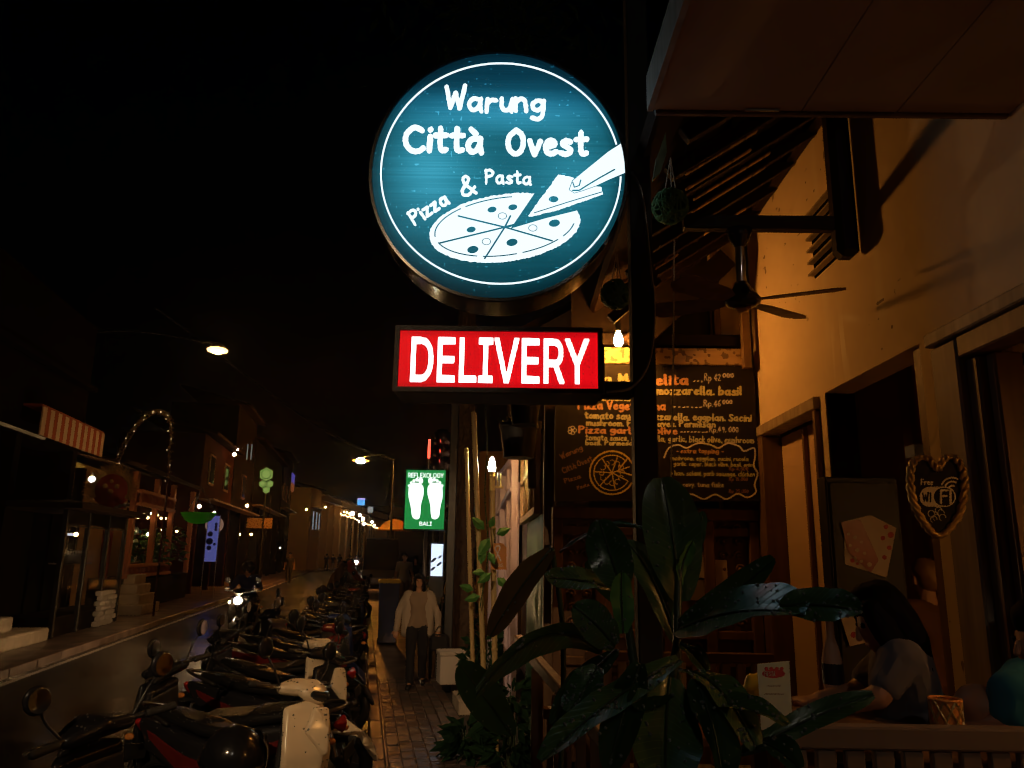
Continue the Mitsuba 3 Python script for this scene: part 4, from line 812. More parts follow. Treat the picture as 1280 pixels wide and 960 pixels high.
par.part('bowl', lathe([(0, -.34), (.22, -.32), (.46, -.2), (.60, .03), (.62, .06), (.57, .06), (.42, -.12), (0, -.25)], 24).apply_translation((-6.0, t, z)), 'green_fabric', True)
for k in range(3): par.part('cord', cyl((-6.0 + .58 * math.cos(k * 2.1), t + .58 * math.sin(k * 2.1), z + .08), (-6.0, t, z + 1.0), .012, n=6), 'black')
small_lamp(249, 633, -6.0, .07, 26 * np.array((1, .75, .5)), 'white spot lamp over the green bowl lantern', .6)
t2, z2 = US(268, 656, -6.2); gp = Thing('globe_lantern', 'large pale pink paper globe above the blue banner', 'lantern', M=STREET); gp.part('paper', ball((-6.2, t2, z2), .36, 3), None, True, emit=(.16, .085, .055), w=.2); gp.part('hook', cyl((-6.2, t2, z2 + .36), (-6.2, t2, z2 + .8), .012, n=6), 'black')
small_lamp(268, 641, -6.0, .06, 26 * np.array((1, .72, .5)), 'white spot lamp just above the pink globe', .5)
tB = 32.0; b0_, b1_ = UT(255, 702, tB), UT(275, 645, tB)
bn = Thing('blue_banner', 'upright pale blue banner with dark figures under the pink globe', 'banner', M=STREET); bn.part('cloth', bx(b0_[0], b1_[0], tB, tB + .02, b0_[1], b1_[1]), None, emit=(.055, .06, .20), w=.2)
for k, (a, b, r_) in enumerate(((.3, .30, .09), (.3, .44, .13), (.3, .60, .10), (.75, .70, .055), (.75, .76, .055), (.75, .82, .055), (.75, .38, .05))):
    bn.part('figure', lathe([(0, .004), (r_, .004), (r_, 0), (0, 0)], 12, 'y').apply_translation((b0_[0] + a * (b1_[0] - b0_[0]), tB - .006, b0_[1] + b * (b1_[1] - b0_[1]))), 'blue_cloth')
for x_ in (b0_[0] - .03, b1_[0] + .005): bn.part('pole', bx(x_, x_ + .025, tB, tB + .03, .116, b1_[1] + .05), 'iron')

# buildings and lamps receding down the far side
E0, E1 = US(284, 680, -6.9)[0], US(309, 680, -6.9)[0]
shopbox('dark shop with two bulbs at its upper floor', E0, E1, US(297, 640, -6.9)[1], 'dark_wall', up=5.5, win=1)
small_lamp(293, 568, -6.4, .09, 22 * np.array((1, .55, .3)), 'lower of two bulbs on the upper floor', .3); small_lamp(297, 562, -6.4, .07, 18 * np.array((1, .55, .3)), 'upper of two bulbs on the upper floor', .3)
for k, px in enumerate((309, 314)):
    a, b = US(px, 575, -6.85), US(px + 1.5, 555, -6.85); q_ = Thing('lit_window', ('narrow pale lit window slit nearer the two bulbs', 'narrow pale lit window slit nearer the hexagon lantern')[k], 'window', M=STREET); q_.own(bx(-6.9, -6.85, a[0], b[0], a[1], b[1]), None, emit=(.10, .12, .11), w=.1)
hxu = -5.6
hxs = Thing('hexagon_lantern', 'glowing yellow green lantern of one large hexagon over three small ones', 'lantern', M=STREET)
tH = 45.0
for k, (px, py, rp) in enumerate(((333, 593, 8.6), (328.3, 605, 4.6), (337.4, 605, 4.6), (333, 612.5, 4.6))):
    u_, z = UT(px, py, tH); r_ = rp / FPX * tH * 1.02
    m = lathe([(0, .05), (r_ * .92, .05), (r_ * .92, 0), (0, 0)], 6, 'y').apply_transform(trimesh.transformations.rotation_matrix(math.pi / 6, (0, 1, 0))).apply_translation((u_, tH - .05, z)); hxs.part('cell', m, None, emit=(.20, .30, .065), w=.2)
    for q in (1.0, .62): hxs.part('ring', tube([(u_ + r_ * q * math.cos(a), tH - .115, z + r_ * q * math.sin(a)) for a in np.radians(np.arange(30, 391, 60 if q == 1 else 15))], r_ * .05, 6), 'green_metal')
u_ = UT(333, 600, tH)[0]; zt_ = UT(333, 585, tH)[1]; hxs.part('pole', cyl((u_, tH + .12, .1), (u_, tH + .12, zt_), .05, n=8), 'black'); hxs.part('back_plate', bx(u_ - .2, u_ + .2, tH + .01, tH + .07, UT(333, 612, tH)[1], zt_ - .1), 'black')
F0, F1 = US(310, 680, -6.9)[0], US(346, 680, -6.9)[0]
shopbox('dark shop behind the wooden hanging board', F0, F1, US(325, 636, -6.9)[1], 'dark_wall', up=4)
tW = 46.5; a, b = UT(308, 660, tW), UT(341, 648, tW); wb = Thing('hanging_board', 'plain brown wooden shop board under a small lamp', 'board', M=STREET); wb.part('panel', bx(a[0], b[0], tW - .05, tW, a[1], b[1], .01), 'worn_wood')
for x_ in (a[0] + .2, b[0] - .2): wb.part('chain', cyl((x_, tW - .02, b[1]), (x_, tW - .02, b[1] + 1.3), .015, n=6), 'black')
small_lamp(309, 632, -6.15, .09, 30 * WARM, 'small lamp above the brown wooden board', .6); small_lamp(314, 668, -8.0, .1, 14 * WARM, 'bulb inside the shop under the wooden board', .3)
for px, py, u_, lab in ((203, 662, -7.6, 'small bulb beside the tall verandah shrub'), (221, 664, -7.4, 'small bulb at the far verandah pillar'), (300, 668, -7.2, 'small bulb in the dark shop under the two upper bulbs'), (337, 672, -7.2, 'small bulb at the far edge of the shop behind the wooden board'), (358, 664, -7.2, 'small bulb in the house with the violet sign'), (95, 668, -6.9, 'small bulb inside the glass kiosk')):
    small_lamp(px, py, u_, .05, 34 * np.array((1, .5, .18)), lab, .3)
small_lamp(350, 685, -6.0, .06, 26 * np.array((1, .95, .85)), 'tiny white light low beside the pavement', .15)
G0, G1 = US(347, 680, -6.9)[0], 73.5
shopbox('dark house with small violet and orange sign', G0, G1, US(360, 640, -6.9)[1], 'dark_wall', up=4.5, win=3)
a, b = US(364.5, 613, -6.3), US(369, 594, -6.3); vs_ = Thing('violet_sign', 'tiny violet and orange upright sign on the dark house', 'sign', M=STREET); mz_ = (a[1] * .55 + b[1] * .45); vs_.part('upper_panel', bx(-6.4, -6.3, a[0], b[0], mz_, b[1]), None, emit=(.05, .04, .22), w=.1); vs_.part('lower_panel', bx(-6.4, -6.3, a[0], b[0], a[1], mz_ - .01), None, emit=(.14, .035, .01), w=.1)
H0, H1 = 77.0, US2(398, 680, -6.9)[0]
shopbox('shop with yellow lit columns', H0, H1, US2(385, 634, -6.9)[1], 'ochre_wall', up=2.0, M=BEND)
small_lamp(383, 637, -6.5, .10, 50 * np.array((1, .62, .10)), 'yellow lamp on the columned shop', .6, far=True); small_lamp(388, 655, -8.2, .10, 30 * WARM, 'bulb deep inside the columned shop', .3, far=True)
for px, h_ in ((391, 645), (395, 646), (398.5, 648)):
    a, b = US2(px, 662, -6.88), US2(px + .5, h_ - 6, -6.88); q_ = Thing('lit_window', f'cold pale lit window strip {("nearest the yellow lamp", "second from the yellow lamp", "third from the yellow lamp")[int((px - 391) / 3.6)]}', 'window', M=BEND); q_.own(bx(-6.88, -6.84, a[0], b[0], a[1], b[1]), None, emit=(.12, .15, .18), w=.1)
I0, I1 = H1 + .2, US2(424, 675, -6.9)[0]
shopbox('pale plastered house under a long eave', I0, I1, US2(412, 630, -6.9)[1], 'ochre_wall', up=.8, M=BEND)
J1 = 124
shopbox('long row of lit shops at the far end of the street', I1 + .3, J1, US2(440, 640, -6.9)[1], 'ochre_wall', up=1.0, name='far_shop_row', M=BEND)
for k, (px, py, r_, pw, lab) in enumerate(((407, 634, .10, 40, 'lamp under the long eave'), (430, 640, .11, 34, 'first of three yellow lamps in the far row'), (433.5, 640.5, .11, 34, 'second of three yellow lamps in the far row'), (437, 642, .11, 30, 'third of three yellow lamps in the far row'))):
    small_lamp(px, py, -6.2, r_, pw * np.array((1, .55, .14)), lab, .5, far=True)
for k, (px, py, r_, pw, lab) in enumerate(((440.5, 642, .26, 20, 'largest white lamp in the far row'), (450, 644, .22, 18, 'white lamp second down the far row'), (453.5, 648.5, .23, 18, 'white lamp below the second one'), (454.5, 654.5, .21, 16, 'low white lamp in the far row'), (449.5, 652, .12, 8, 'faint lamp beside the low one'), (465, 652.5, .19, 14, 'right hand white lamp above the van'), (468, 656.5, .15, 10, 'faint lamp close above the van'))):
    pt = P(px, py, 18.9 * 960 / (645 - px)); L = Thing('far_lamp', lab, 'lamp', 'white lamps at the far end of the street'); L.part('glass', ball(pt, r_, 2), None, True, emit=pw * np.array((1, .78, .5)), w=.3); L.part('pole', cyl((pt[0], pt[1], -.05), pt - (0, 0, r_), .05, n=6), 'black')
for k_, (pa_, pb_, ua_, n_b, lab) in enumerate((((442, 646), (472, 659), -5.6, 16, 'string of small warm bulbs along the far shop fronts'), ((426, 641), (442, 646), -6.1, 9, 'string of yellow bulbs under the far eave'), ((160, 640), (212, 643), -6.9, 9, 'string of small bulbs under the upper balustrade'))):
    f_ = pa_[0] > 400; (ta_, za_), (tb_, zb_) = (US2 if f_ else US)(*pa_, ua_), (US2 if f_ else US)(*pb_, ua_); th = Thing('light_string', lab, 'string lights', M=BEND if f_ else STREET); pts = [(ua_, ta_ + (tb_ - ta_) * q / n_b, za_ + (zb_ - za_) * q / n_b - .12 * math.sin(math.pi * ((q * 3) % n_b) / n_b)) for q in range(n_b + 1)]
    th.part('wire', tube(pts, .012, 4), 'black'); rb_ = .045 if ta_ < 40 else .09
    th.part('bulbs', cat([ball((q[0], q[1], q[2] - rb_), rb_, 1) for q in pts]), None, True, emit=(9 if ta_ < 40 else 7) * np.array((1, .55, .2)), w=.5, kind='stuff')
gd = Thing('goods_shelf', 'shelf of small goods behind the lower balustrade', 'shelf', M=STREET)
g5 = np.random.default_rng(12)
for r_ in range(3):
    zz = zf + .4 + r_ * .5; gd.part('board', bx(-8.4, -8.0, C0 + 1.4, C1 - .8, zz - .03, zz), 'wood'); t_ = C0 + 1.5
    while t_ < C1 - 1.2:
        h_ = g5.uniform(.12, .34); gd.part('jar', lathe([(0, 0), (.09, 0), (.1, h_ * .7), (.05, h_), (0, h_)], 10).apply_translation((-8.15, t_, zz + .001)), ('terracotta', 'paper_pale', 'yellow_plastic', 'teal_cloth', 'card', 'chrome')[g5.integers(6)], True); t_ += g5.uniform(.3, .6)
end = Thing('end_house', 'low ochre house closing the far end of the street', 'house'); pe0, pe1 = P(470, 694, 126), P(500, 650, 126)
end.part('wall', bx(pe0[0], pe1[0] + 6, 126, 130, -.05, pe1[2] + .4), 'dark_wall'); end.part('roof', beam((pe0[0] + 2, 125.5, pe1[2] + .3), (pe0[0] + 2, 131, pe1[2] + 2.4), 26, .2), 'roof_tile')
for px in (480, 490): q_ = P(px, 680, 125.9); end.part('doorway', bx(q_[0] - .5, q_[0] + .5, 125.9, 125.99, 0, 2.6), 'wood')
for nm, (x0_, y0_, x1_, y1_), em, lab, Yq in (('blue_sign', (446, 632, 457, 622), (.08, .42, .95), 'small blue and violet lit sign over the far end of the street', 90), ('white_sign', (459, 641, 467, 633), (.20, .22, .22), 'small greyish white lit sign right of the blue one', 92)):
    a, b = P(x0_, y0_, Yq), P(x1_, y1_, Yq); th = Thing(nm, lab, 'sign'); th.part('box', bx(a[0], b[0], Yq + .02, Yq + .3, a[2], b[2], .02), 'black'); th.part('face', bx(a[0] + .05, b[0] - .05, Yq, Yq + .018, a[2] + .05, b[2] - (.3 if nm[0] == 'b' else .05)), None, emit=em, w=.2)
    if nm[0] == 'b': th.part('top_band', bx(a[0] + .05, b[0] - .05, Yq, Yq + .018, b[2] - .29, b[2] - .06), None, emit=(.42, .36, .85), w=.1)
    th.part('pole', cyl(((a[0] + b[0]) / 2, Yq + .2, 0), ((a[0] + b[0]) / 2, Yq + .2, a[2]), .06, n=8), 'black')
# overhead cables
for k, (a, b, lab) in enumerate((((-5.7, 20.5, 8.0), (1.4, 45.5, 7.0), 'overhead cable crossing the street between the two street lamps'), ((1.4, 45.6, 6.6), (1.3, 74, 6.4), 'overhead cable along the right side of the street'))):
    a, b = W(*a), W(*b); th = Thing('overhead_cable', lab, 'cable'); th.own(tube(curve([a, (a + b) / 2 - (0, 0, .5), b], 8), .015, 5), 'black')

# ---------------------------------------------------------------- the right side beyond the restaurant
# neighbour with pale timber window and lilac posts
nb_ = Thing('neighbour_shop', 'neighbouring shopfront with pale window frames and lilac posts', 'shop')
def nx(Y): return .439 - .045 * Y
yA, yB = 6.15, 8.4; zA, zB = P(669, 638, 6.2)[2], P(669, 532, 6.2)[2]
def nbar(y0, y1, z0, z1, w=.05, d=.0): return beam((nx(y0) + d, y0, z0), (nx(y1) + d, y1, z1), w, w, .004)
fr_ = nb_.part('window_frame', cat(nbar(yA, yB, zA, zA, .06), nbar(yA, yB, zB, zB, .06), nbar(yA, yB, (zA + zB) / 2 + .06, (zA + zB) / 2 + .06, .05), *[beam((nx(y), y, zA + .031), (nx(y), y, zB - .031), .055, .055) for y in (yA + .03, 6.75, 7.5, yB - .03)]), 'pale_wood')
for a, b in ((yA + .06, 6.72), (6.78, 7.47), (7.53, yB - .06)): nb_.part('pane', beam((nx(a) + .01, a, (zA + zB) / 2), (nx(b) + .01, b, (zA + zB) / 2), .008, zB - zA - .07), 'glass_dark', under=fr_)
nb_.part('side_wall', beam((nx(6.15) + .35, 6.15, 1.6), (nx(13) + .30, 13, 1.6), .12, 3.2), 'lilac_paint'); nb_.part('window_board', beam((nx(yA) + .08, yA, (zA + zB) / 2), (nx(yB) + .08, yB, (zA + zB) / 2), .03, zB - zA), 'ochre_wall')
nb_.part('sill_wall', beam((nx(6.15) + .10, 6.15, (zA + .1) / 2), (nx(8.4) + .10, 8.4, (zA + .1) / 2), .1, zA - .14), 'green_metal')
for px, Yq, w_, zt_, m_ in ((644, 8.5, .085, 568, 'lilac_paint'), (636, 9.2, .055, 585, 'lilac_paint'), (629, 10.0, .085, 592, 'lilac_paint'), (622, 10.8, .06, 600, 'lilac_paint'), (617, 11.6, .10, 604, 'lilac_paint')):
    q_ = P(px, zt_, Yq); nb_.part('post', bx(q_[0] - w_ / 2, q_[0] + w_ / 2, Yq, Yq + .09, .09, q_[2], .01), m_)
qa, qb = P(640, 612, 8.55), P(618, 650, 11.55); nb_.part('rail', beam(qa, qb, .05, .05), 'lilac_paint')
qa, qb = P(642, 575, 8.6), P(616, 606, 11.7); nb_.part('rail', beam(qa, qb, .07, .07), 'lilac_paint')
nb_.part('panel', beam(P(637, 660, 9.4) + (.1, 0, -.4), P(619, 660, 11.6) + (.12, 0, -.4), .03, 1.9), 'lilac_paint')
nb_.part('end_wall', bx(P(596, 700, 13.2)[0], P(640, 700, 13.2)[0], 13.2, 13.4, .09, 3.6), 'ochre_wall'); nb_.part('roof', beam((nx(10) + 1.2, 9.7, 4.3), (nx(10) - .1, 9.7, 3.55), 7.4, .07), 'roof_tile')
nb_.part('corner_post', bx(P(686, 700, 6.0)[0] - .045, P(686, 700, 6.0)[0] + .045, 5.85, 5.95, .09, 3.3, .008), 'wood')
qd = P(666, 520, 5.9); nb_.part('brace', beam((qd[0], 5.9, 2.35), (qd[0] - .02, 5.9, 3.1), .06, .06), 'wood')
# tree trunk and bamboo poles
tr = Thing('tree_trunk', 'rough brown tree trunk rising behind the red sign', 'tree')
q0_, q1_ = P(577, 790, 11.5), P(583, 420, 11.5); n_ = 120; tp = [q0_ * (1 - k / n_) + q1_ * k / n_ for k in range(n_ + 1)]; tp = [np.array((tp[0][0], tp[0][1], .05))] + tp + [tp[-1] + (.05, 0, 1.5), tp[-1] + (.2, 0, 3.2)]
tmh = tube(tp, np.linspace(.165, .13, len(tp)), 36); v = tmh.vertices; nn = meshkit.fbm(v * (26, 26, 9), 4)[:, None] - .5; c_ = np.array([q0_[0] * .5 + q1_[0] * .5, 11.5]); dv = v[:, :2] - c_; tmh.vertices = v + np.column_stack([dv / (np.linalg.norm(dv, axis=1, keepdims=True) + 1e-6) * nn * .15, 0 * nn]); tr.part('trunk', tmh, 'bark', 30)
tr.part('crown', (lambda g2: cat([trimesh.Trimesh(np.array([c, c + d * .14 + s * .05, c + d * .3, c + d * .14 - s * .05, c + d * .14 + (0, 0, .03)]), [[0, 1, 4], [1, 2, 4], [2, 3, 4], [3, 0, 4]], process=False) for c, d, s in ((np.array(tp[-1]) + g2.normal(size=3) * (.8, .8, .5) + (.3, 0, 2.6), (lambda q: q / np.linalg.norm(q))(g2.normal(size=3)), (lambda q: q / np.linalg.norm(q))(g2.normal(size=3))) for _ in range(420))]))(np.random.default_rng(4)), 'leaf_dark', kind='stuff')
def bamboo(px0, py0, px1, py1, Y, r_, label):
    a, b = P(px0, py0, Y), P(px1, py1, Y); d = (a - b) / (a[2] - b[2]); b = b - d * (b[2] - .08)
    t = Thing('bamboo_pole', label, 'pole', 'bamboo poles by the tree trunk'); t.part('cane', cyl(b, a, r_, n=12), 'bamboo', True); k = .2
    while k < a[2] - .1: t.part('node', cyl(b + d * k, b + d * (k + .018), r_ * 1.18, n=12), 'bamboo', True); k += .36
    return a, b
bamboo(592, 515, 603, 800, 7.2, .024, 'thin lit bamboo pole just right of the tree trunk')
a_, _ = bamboo(615, 596, 618, 790, 7.35, .026, 'bamboo pole that carries the glowing torch lamp'); bamboo(583, 560, 590, 800, 7.3, .02, 'bamboo pole leaning against the tree trunk')
tl_ = Thing('torch_lamp', 'bright warm torch lamp on top of a bamboo pole', 'lamp')
q_ = P(615, 581, 7.35); tl_.part('glass', lathe([(0, -.07), (.035, -.06), (.04, -.03), (.034, .02), (.02, .065), (.0, .085)], 16).apply_translation(q_), None, True, emit=(600, 290, 95), w=8)
cg = P(619, 600, 7.4); tl_.part('cage', cat([bx(cg[0] - .045 + k * .03, cg[0] - .03 + k * .03, 7.38, 7.40, cg[2] - .06, cg[2] + .07) for k in range(4)] + [bx(cg[0] - .05, cg[0] + .08, 7.375, 7.405, cg[2] - .08, cg[2] - .06)]), 'bamboo')
tl_.part('cup', cyl(q_ - (0, 0, .11), q_ - (0, 0, .065), .03, n=12), 'brass')
rb = Thing('ribbon_sign', 'small orange sign board with a pale ribbon loop on the bamboo pole', 'sign'); Yr = 7.25
rb.part('board', upright(to_plane(Polygon([(a, -b) for a, b in ((614, 712), (614, 684), (618, 679), (628, 679), (633, 684), (633, 712))]), Yr), Yr, .015), 'orange_sign')
rb.part('ribbon', upright(to_plane(LineString([(a, -b) for a, b in curve([(619, 700), (623, 690), (625, 684), (622, 682), (619, 686), (623, 694), (626, 701)], 4)]).buffer(.7), Yr - .015), Yr - .0155, .002), 'paper_pale'); rb.part('scribble', upright(to_plane(unary_union([sbox(618, -708, 629, -707.2), sbox(619, -705.5, 628, -704.8)]), Yr - .015), Yr - .0155, .002), 'paper_pale')
rb.part('hanger', cyl((P(618, 690, Yr)[0], Yr + .0, P(618, 679, Yr)[2]), (P(618, 690, Yr)[0], Yr + .07, P(618, 672, Yr)[2]), .005, n=6), 'black')
vine = Thing('climbing_vine', 'bright green vine leaves climbing the bamboo poles', 'vine'); lv = []
for px, py, l_, an in ((606, 662, .17, 2.4), (612, 672, .2, 4.2), (604, 684, .16, 4.6), (620, 668, .15, .4), (611, 690, .13, 5.2), (614, 716, .16, 3.8), (621, 722, .15, 5.6), (606, 715, .12, 3.2), (612, 660, .12, 1.2), (600, 745, .15, 3.4), (592, 738, .14, 2.8)):
    c = P(px, py, 7.1); d = np.array([math.cos(an), -.3, math.sin(an)]); d /= np.linalg.norm(d); s = np.cross(d, (0, 1, 0)); s /= np.linalg.norm(s); k = l_ * .27
    vine.part('leaf', trimesh.Trimesh(np.array([c, c + d * l_ * .35 + s * k + (0, .02, 0), c + d * l_ * .7 + s * k * .7 + (0, .02, 0), c + d * l_, c + d * l_ * .7 - s * k * .7 + (0, .02, 0), c + d * l_ * .35 - s * k + (0, .02, 0), c + d * l_ * .5 - (0, .01, 0)]), [[0, 1, 6], [1, 2, 6], [2, 3, 6], [3, 4, 6], [4, 5, 6], [5, 0, 6]], process=False), 'green_yarn')
vine.part('stem', tube(curve([P(606, 505, 7.1), P(609, 560, 7.12), P(606, 620, 7.1), P(610, 690, 7.1), P(600, 760, 7.1)], 6), .006, 6), 'stem')
# reflexology sign on its black post
ry = 10.6; a, b = P(505, 661, ry), P(557, 588, ry); rf = Thing('reflexology_sign', 'green backlit box sign with two white foot prints', 'sign')
rf.part('case', cat(bx(a[0] - .015, b[0] + .015, ry + .02, ry + .2, a[2] - .015, b[2] + .015, .01)), 'black'); rf.part('face', bx(a[0], b[0], ry, ry + .019, a[2], b[2]), None, emit=(.010, .22, .045), w=1.5)
def foot(cx, s):
    f_ = [Polygon([(cx + s * x, -y) for x, y in curve([(-9, 608), (-4, 604), (4, 604), (9, 608), (9.5, 618), (6.5, 630), (5.5, 642), (4, 648), (-1, 649), (-5, 645), (-6.5, 634), (-9.5, 620), (-9, 608)], 4)]).buffer(0)]
    return unary_union(f_ + [affinity.scale(Point(cx + s * x, -y).buffer(1), r_, r_ * 1.25) for x, y, r_ in ((6, 601, 3.0), (1.2, 599.6, 1.9), (-2.6, 601.2, 1.7), (-6, 603.6, 1.6), (-8.8, 607, 1.4))])
rf.part('foot_prints', upright(to_plane(unary_union([foot(520, 1), foot(544, -1)]), ry), ry - .0006, .003), None, emit=(1.25, 1.35, 1.3), w=1)
for tx_, x0_, x1_, y_, h_ in (('REFLEXOLOGY', 510, 555, 597, 5.6), ('BALI', 524, 540, 657, 4.8)):
    l0_, l1_ = P(x0_, y_, ry), P(x1_, y_ - h_, ry); m = print_block(tx_, l0_[0], l0_[2], l1_[0], l1_[2] - l0_[2]); v = m.vertices; m.vertices = np.stack([v[:, 0], ry - .0006 - v[:, 2], v[:, 1]], 1); rf.part('lettering', m, None, emit=(1.2, 1.3, 1.25), w=.3)
pb = P(562, 700, ry)[0]; rf.part('post', bx(pb - .05, pb + .06, ry + .05, ry + .16, .09, P(562, 500, ry)[2], .008), 'black_metal'); rf.part('bracket', bx(b[0] + .016, pb - .052, ry + .08, ry + .12, a[2] + .3, a[2] + .34), 'black_metal')
a, b = P(536, 573, 12.2), P(537.6, 549, 12.2); nt = Thing('red_neon_tube', 'short upright red neon tube above the green foot sign', 'lamp'); nt.part('tube', cyl((a[0], 12.2, a[2]), (a[0], 12.2, b[2]), .022, n=10), None, True, emit=(3.2, .22, .12), w=.5); nt.part('pole', cyl((a[0], 12.2, .1), (a[0], 12.2, a[2]), .03, n=8), 'iron', True)
a, b = P(543, 585, 12.6), P(560, 545, 12.6); ms_ = Thing('metal_rack', 'shiny metal rack panel beside the red neon tube', 'rack')
for k in range(3): ms_.part('pan', lathe([(0, 0), (.10, 0), (.16, .07), (.17, .07), (.11, -.01), (0, -.01)], 18, 'y').apply_translation(((a[0] + b[0]) / 2, 12.6, a[2] + .1 + k * .2)), 'chrome', True)
ms_.part('frame', cat(bx(a[0], a[0] + .02, 12.62, 12.65, .1, b[2]), bx(b[0] - .02, b[0], 12.62, 12.65, .1, b[2])), 'iron')
a, b = P(538, 720, 11.6), P(554, 680, 11.6); lb = Thing('white_light_box', 'bright white light box standing behind the plants', 'light box'); lb.part('case', bx(a[0] - .02, b[0] + .02, 11.62, 11.75, a[2] - .3, b[2] + .02), 'black'); lb.part('face', bx(a[0], b[0], 11.6, 11.618, a[2], b[2]), None, emit=(.85, 1.0, 1.25), w=.6)
for x_, y_, r_ in ((542, 700, 2.6), (549, 705, 2.3), (541, 711, 2.2), (550, 696, 1.8)): lb.part('figure', upright(to_plane(affinity.rotate(affinity.scale(Point(x_, -y_).buffer(1), r_ * 1.6, r_ * .6), 40), 11.6), 11.5995, .002), 'blue_cloth')
lb.part('leg', bx(a[0] + .02, a[0] + .06, 11.64, 11.7, .09, a[2] - .302), 'black'); lb.part('leg', bx(b[0] - .06, b[0] - .02, 11.64, 11.7, .09, a[2] - .302), 'black')
# foam box on a low stone step
s0_, s1_ = PZ(546, 858, .25), PZ(590, 896, .25); us, ts0, ts1 = min(s0_ @ SN, s1_ @ SN), s1_ @ SD, s0_ @ SD
lw = Thing('stone_step', 'low pale stone block at the pavement edge under the foam box', 'step', M=STREET); lw.own(bx(1.13, 1.62, ts1 - .3, ts0 + .9, .085, .25, .015), 'stone')
fb0 = PZ(556, 857, .25); fbx = Thing('foam_box', 'white foam box resting on the low stone step', 'box', M=frame((fb0[0] + .08, fb0[1] + .2, .252), .25)); fbx.part('body', bx(-.19, .19, -.15, .15, 0, .34, .012), 'foam'); fbx.part('lid', bx(-.2, .2, -.16, .16, .342, .40, .012), 'foam')
gn = np.random.default_rng(9)
for k, (px, py, Yq, h_, sp_, lab) in enumerate(((606, 800, 9.5, .8, .3, 'dark leafy shrub at the foot of the tree trunk'), (575, 790, 13, 1.1, .4, 'dark shrub behind the foam box'), (560, 760, 14.5, 1.5, .6, 'tall dark shrub in front of the white light box'), (583, 935, 7.2, .3, .16, 'low grassy plant at the pavement edge near the stone block'), (640, 880, 6.2, .8, .22, 'dark shrub below the bamboo poles'))):
    q_ = P(px, py, Yq); bush('verge_shrub', lab, (q_[0], Yq, .09), 170, h_, sp_, .2, 'leaf_dark', 40 + k)
# ---------------------------------------------------------------- scooters
def torus(R, r, n=28, k=10): return trimesh.creation.torus(R, r, major_sections=n, minor_sections=k).apply_transform(trimesh.transformations.rotation_matrix(math.pi / 2, (1, 0, 0)))
def arcshell(c, R, w, a0, a1, th=.012, n=12):
    v = []; f = []
    for i, a in enumerate(np.linspace(math.radians(a0), math.radians(a1), n)):
        for rr in (R, R + th):
            for y, dr_ in ((-w, -.03), (-w * .6, 0), (0, .012), (w * .6, 0), (w, -.03)): v.append((c[0] + (rr + dr_) * math.cos(a), y, c[2] + (rr + dr_) * math.sin(a)))
    for i in range(n - 1):
        for s in (0, 5):
            for j in range(4):
                q = i * 10 + s + j; f += [[q, q + 1, q + 11], [q, q + 11, q + 10]] if s else [[q, q + 11, q + 1], [q, q + 10, q + 11]]
    return trimesh.Trimesh(v, f, process=False)
def soft(man, l=.05, it=6):
    m = man.refine_to_length(l); t = tm(m); t.merge_vertices(); trimesh.smoothing.filter_taubin(t, iterations=it); return t
U = lambda *a: m3.Manifold.batch_boolean(list(a), m3.OpType.Add)
SC = {}
SC['tyre'] = [torus(.205, .052).apply_translation((x, 0, .257)) for x in (-.60, .64)]
SC['rim'] = [cat(torus(.165, .014, 24, 6), cyl((0, -.05, 0), (0, .05, 0), .035, n=10), *[beam((.03 * math.cos(a), 0, .03 * math.sin(a)), (.165 * math.cos(a), 0, .165 * math.sin(a)), .022, .03) for a in np.arange(5) * 2 * math.pi / 5]).apply_translation((x, 0, .257)) for x in (-.60, .64)]
SC['front_fender'] = soft(U(hull((.56, -.05, .50, .03), (.56, .05, .50, .03), (.80, 0, .46, .03), (.62, 0, .55, .03)), hull((.80, 0, .46, .03), (.92, 0, .32, .02), (.84, -.05, .42, .02), (.84, .05, .42, .02)), hull((.56, -.055, .50, .025), (.56, .055, .50, .025), (.46, -.05, .40, .02), (.46, .05, .40, .02))), .04)
SC['front_shield'] = soft(U(hull((.40, -.15, .92, .03), (.40, .15, .92, .03), (.47, 0, .97, .03), (.55, 0, .70, .03), (.46, -.19, .70, .025), (.46, .19, .70, .025)), hull((.46, -.19, .70, .025), (.46, .19, .70, .025), (.55, 0, .70, .03), (.46, -.17, .46, .025), (.46, .17, .46, .025), (.54, 0, .56, .03)), hull((.46, -.17, .46, .025), (.46, .17, .46, .025), (.40, -.14, .27, .025), (.40, .14, .27, .025), (.47, 0, .45, .02))), .04)
SC['nose_panel'] = soft(hull((.52, -.05, .93, .02), (.52, .05, .93, .02), (.585, 0, .72, .025), (.575, 0, .84, .02), (.52, -.09, .82, .02), (.52, .09, .82, .02)), .03, 4)
SC['inner_shield'] = hl((.39, -.15, .88, .02), (.39, .15, .88, .02), (.36, -.13, .36, .02), (.36, .13, .36, .02))
SC['handlebar_cover'] = soft(U(hull((.44, 0, 1.05, .055), (.33, -.15, 1.04, .035), (.33, .15, 1.04, .035), (.29, 0, 1.07, .03)), hull((.44, -.07, 1.03, .045), (.44, .07, 1.03, .045), (.50, 0, 1.0, .04), (.46, 0, 1.07, .03))), .04)
SC['headlight'] = hl((.50, -.06, 1.02, .022), (.50, .06, 1.02, .022), (.535, 0, 1.01, .022), (.51, 0, .985, .02))
SC['handlebar'] = tube(curve([(.26, -.34, 1.06), (.32, -.18, 1.05), (.34, 0, 1.04), (.32, .18, 1.05), (.26, .34, 1.06)], 4), .012, 8)
SC['grip'] = [cyl((.285, s * .22, 1.055), (.252, s * .355, 1.06), .019, n=10) for s in (-1, 1)]
SC['brake_lever'] = [tube(curve([(.34, s * .19, 1.05), (.35, s * .27, 1.05), (.31, s * .35, 1.055)], 3), .007, 5) for s in (-1, 1)]
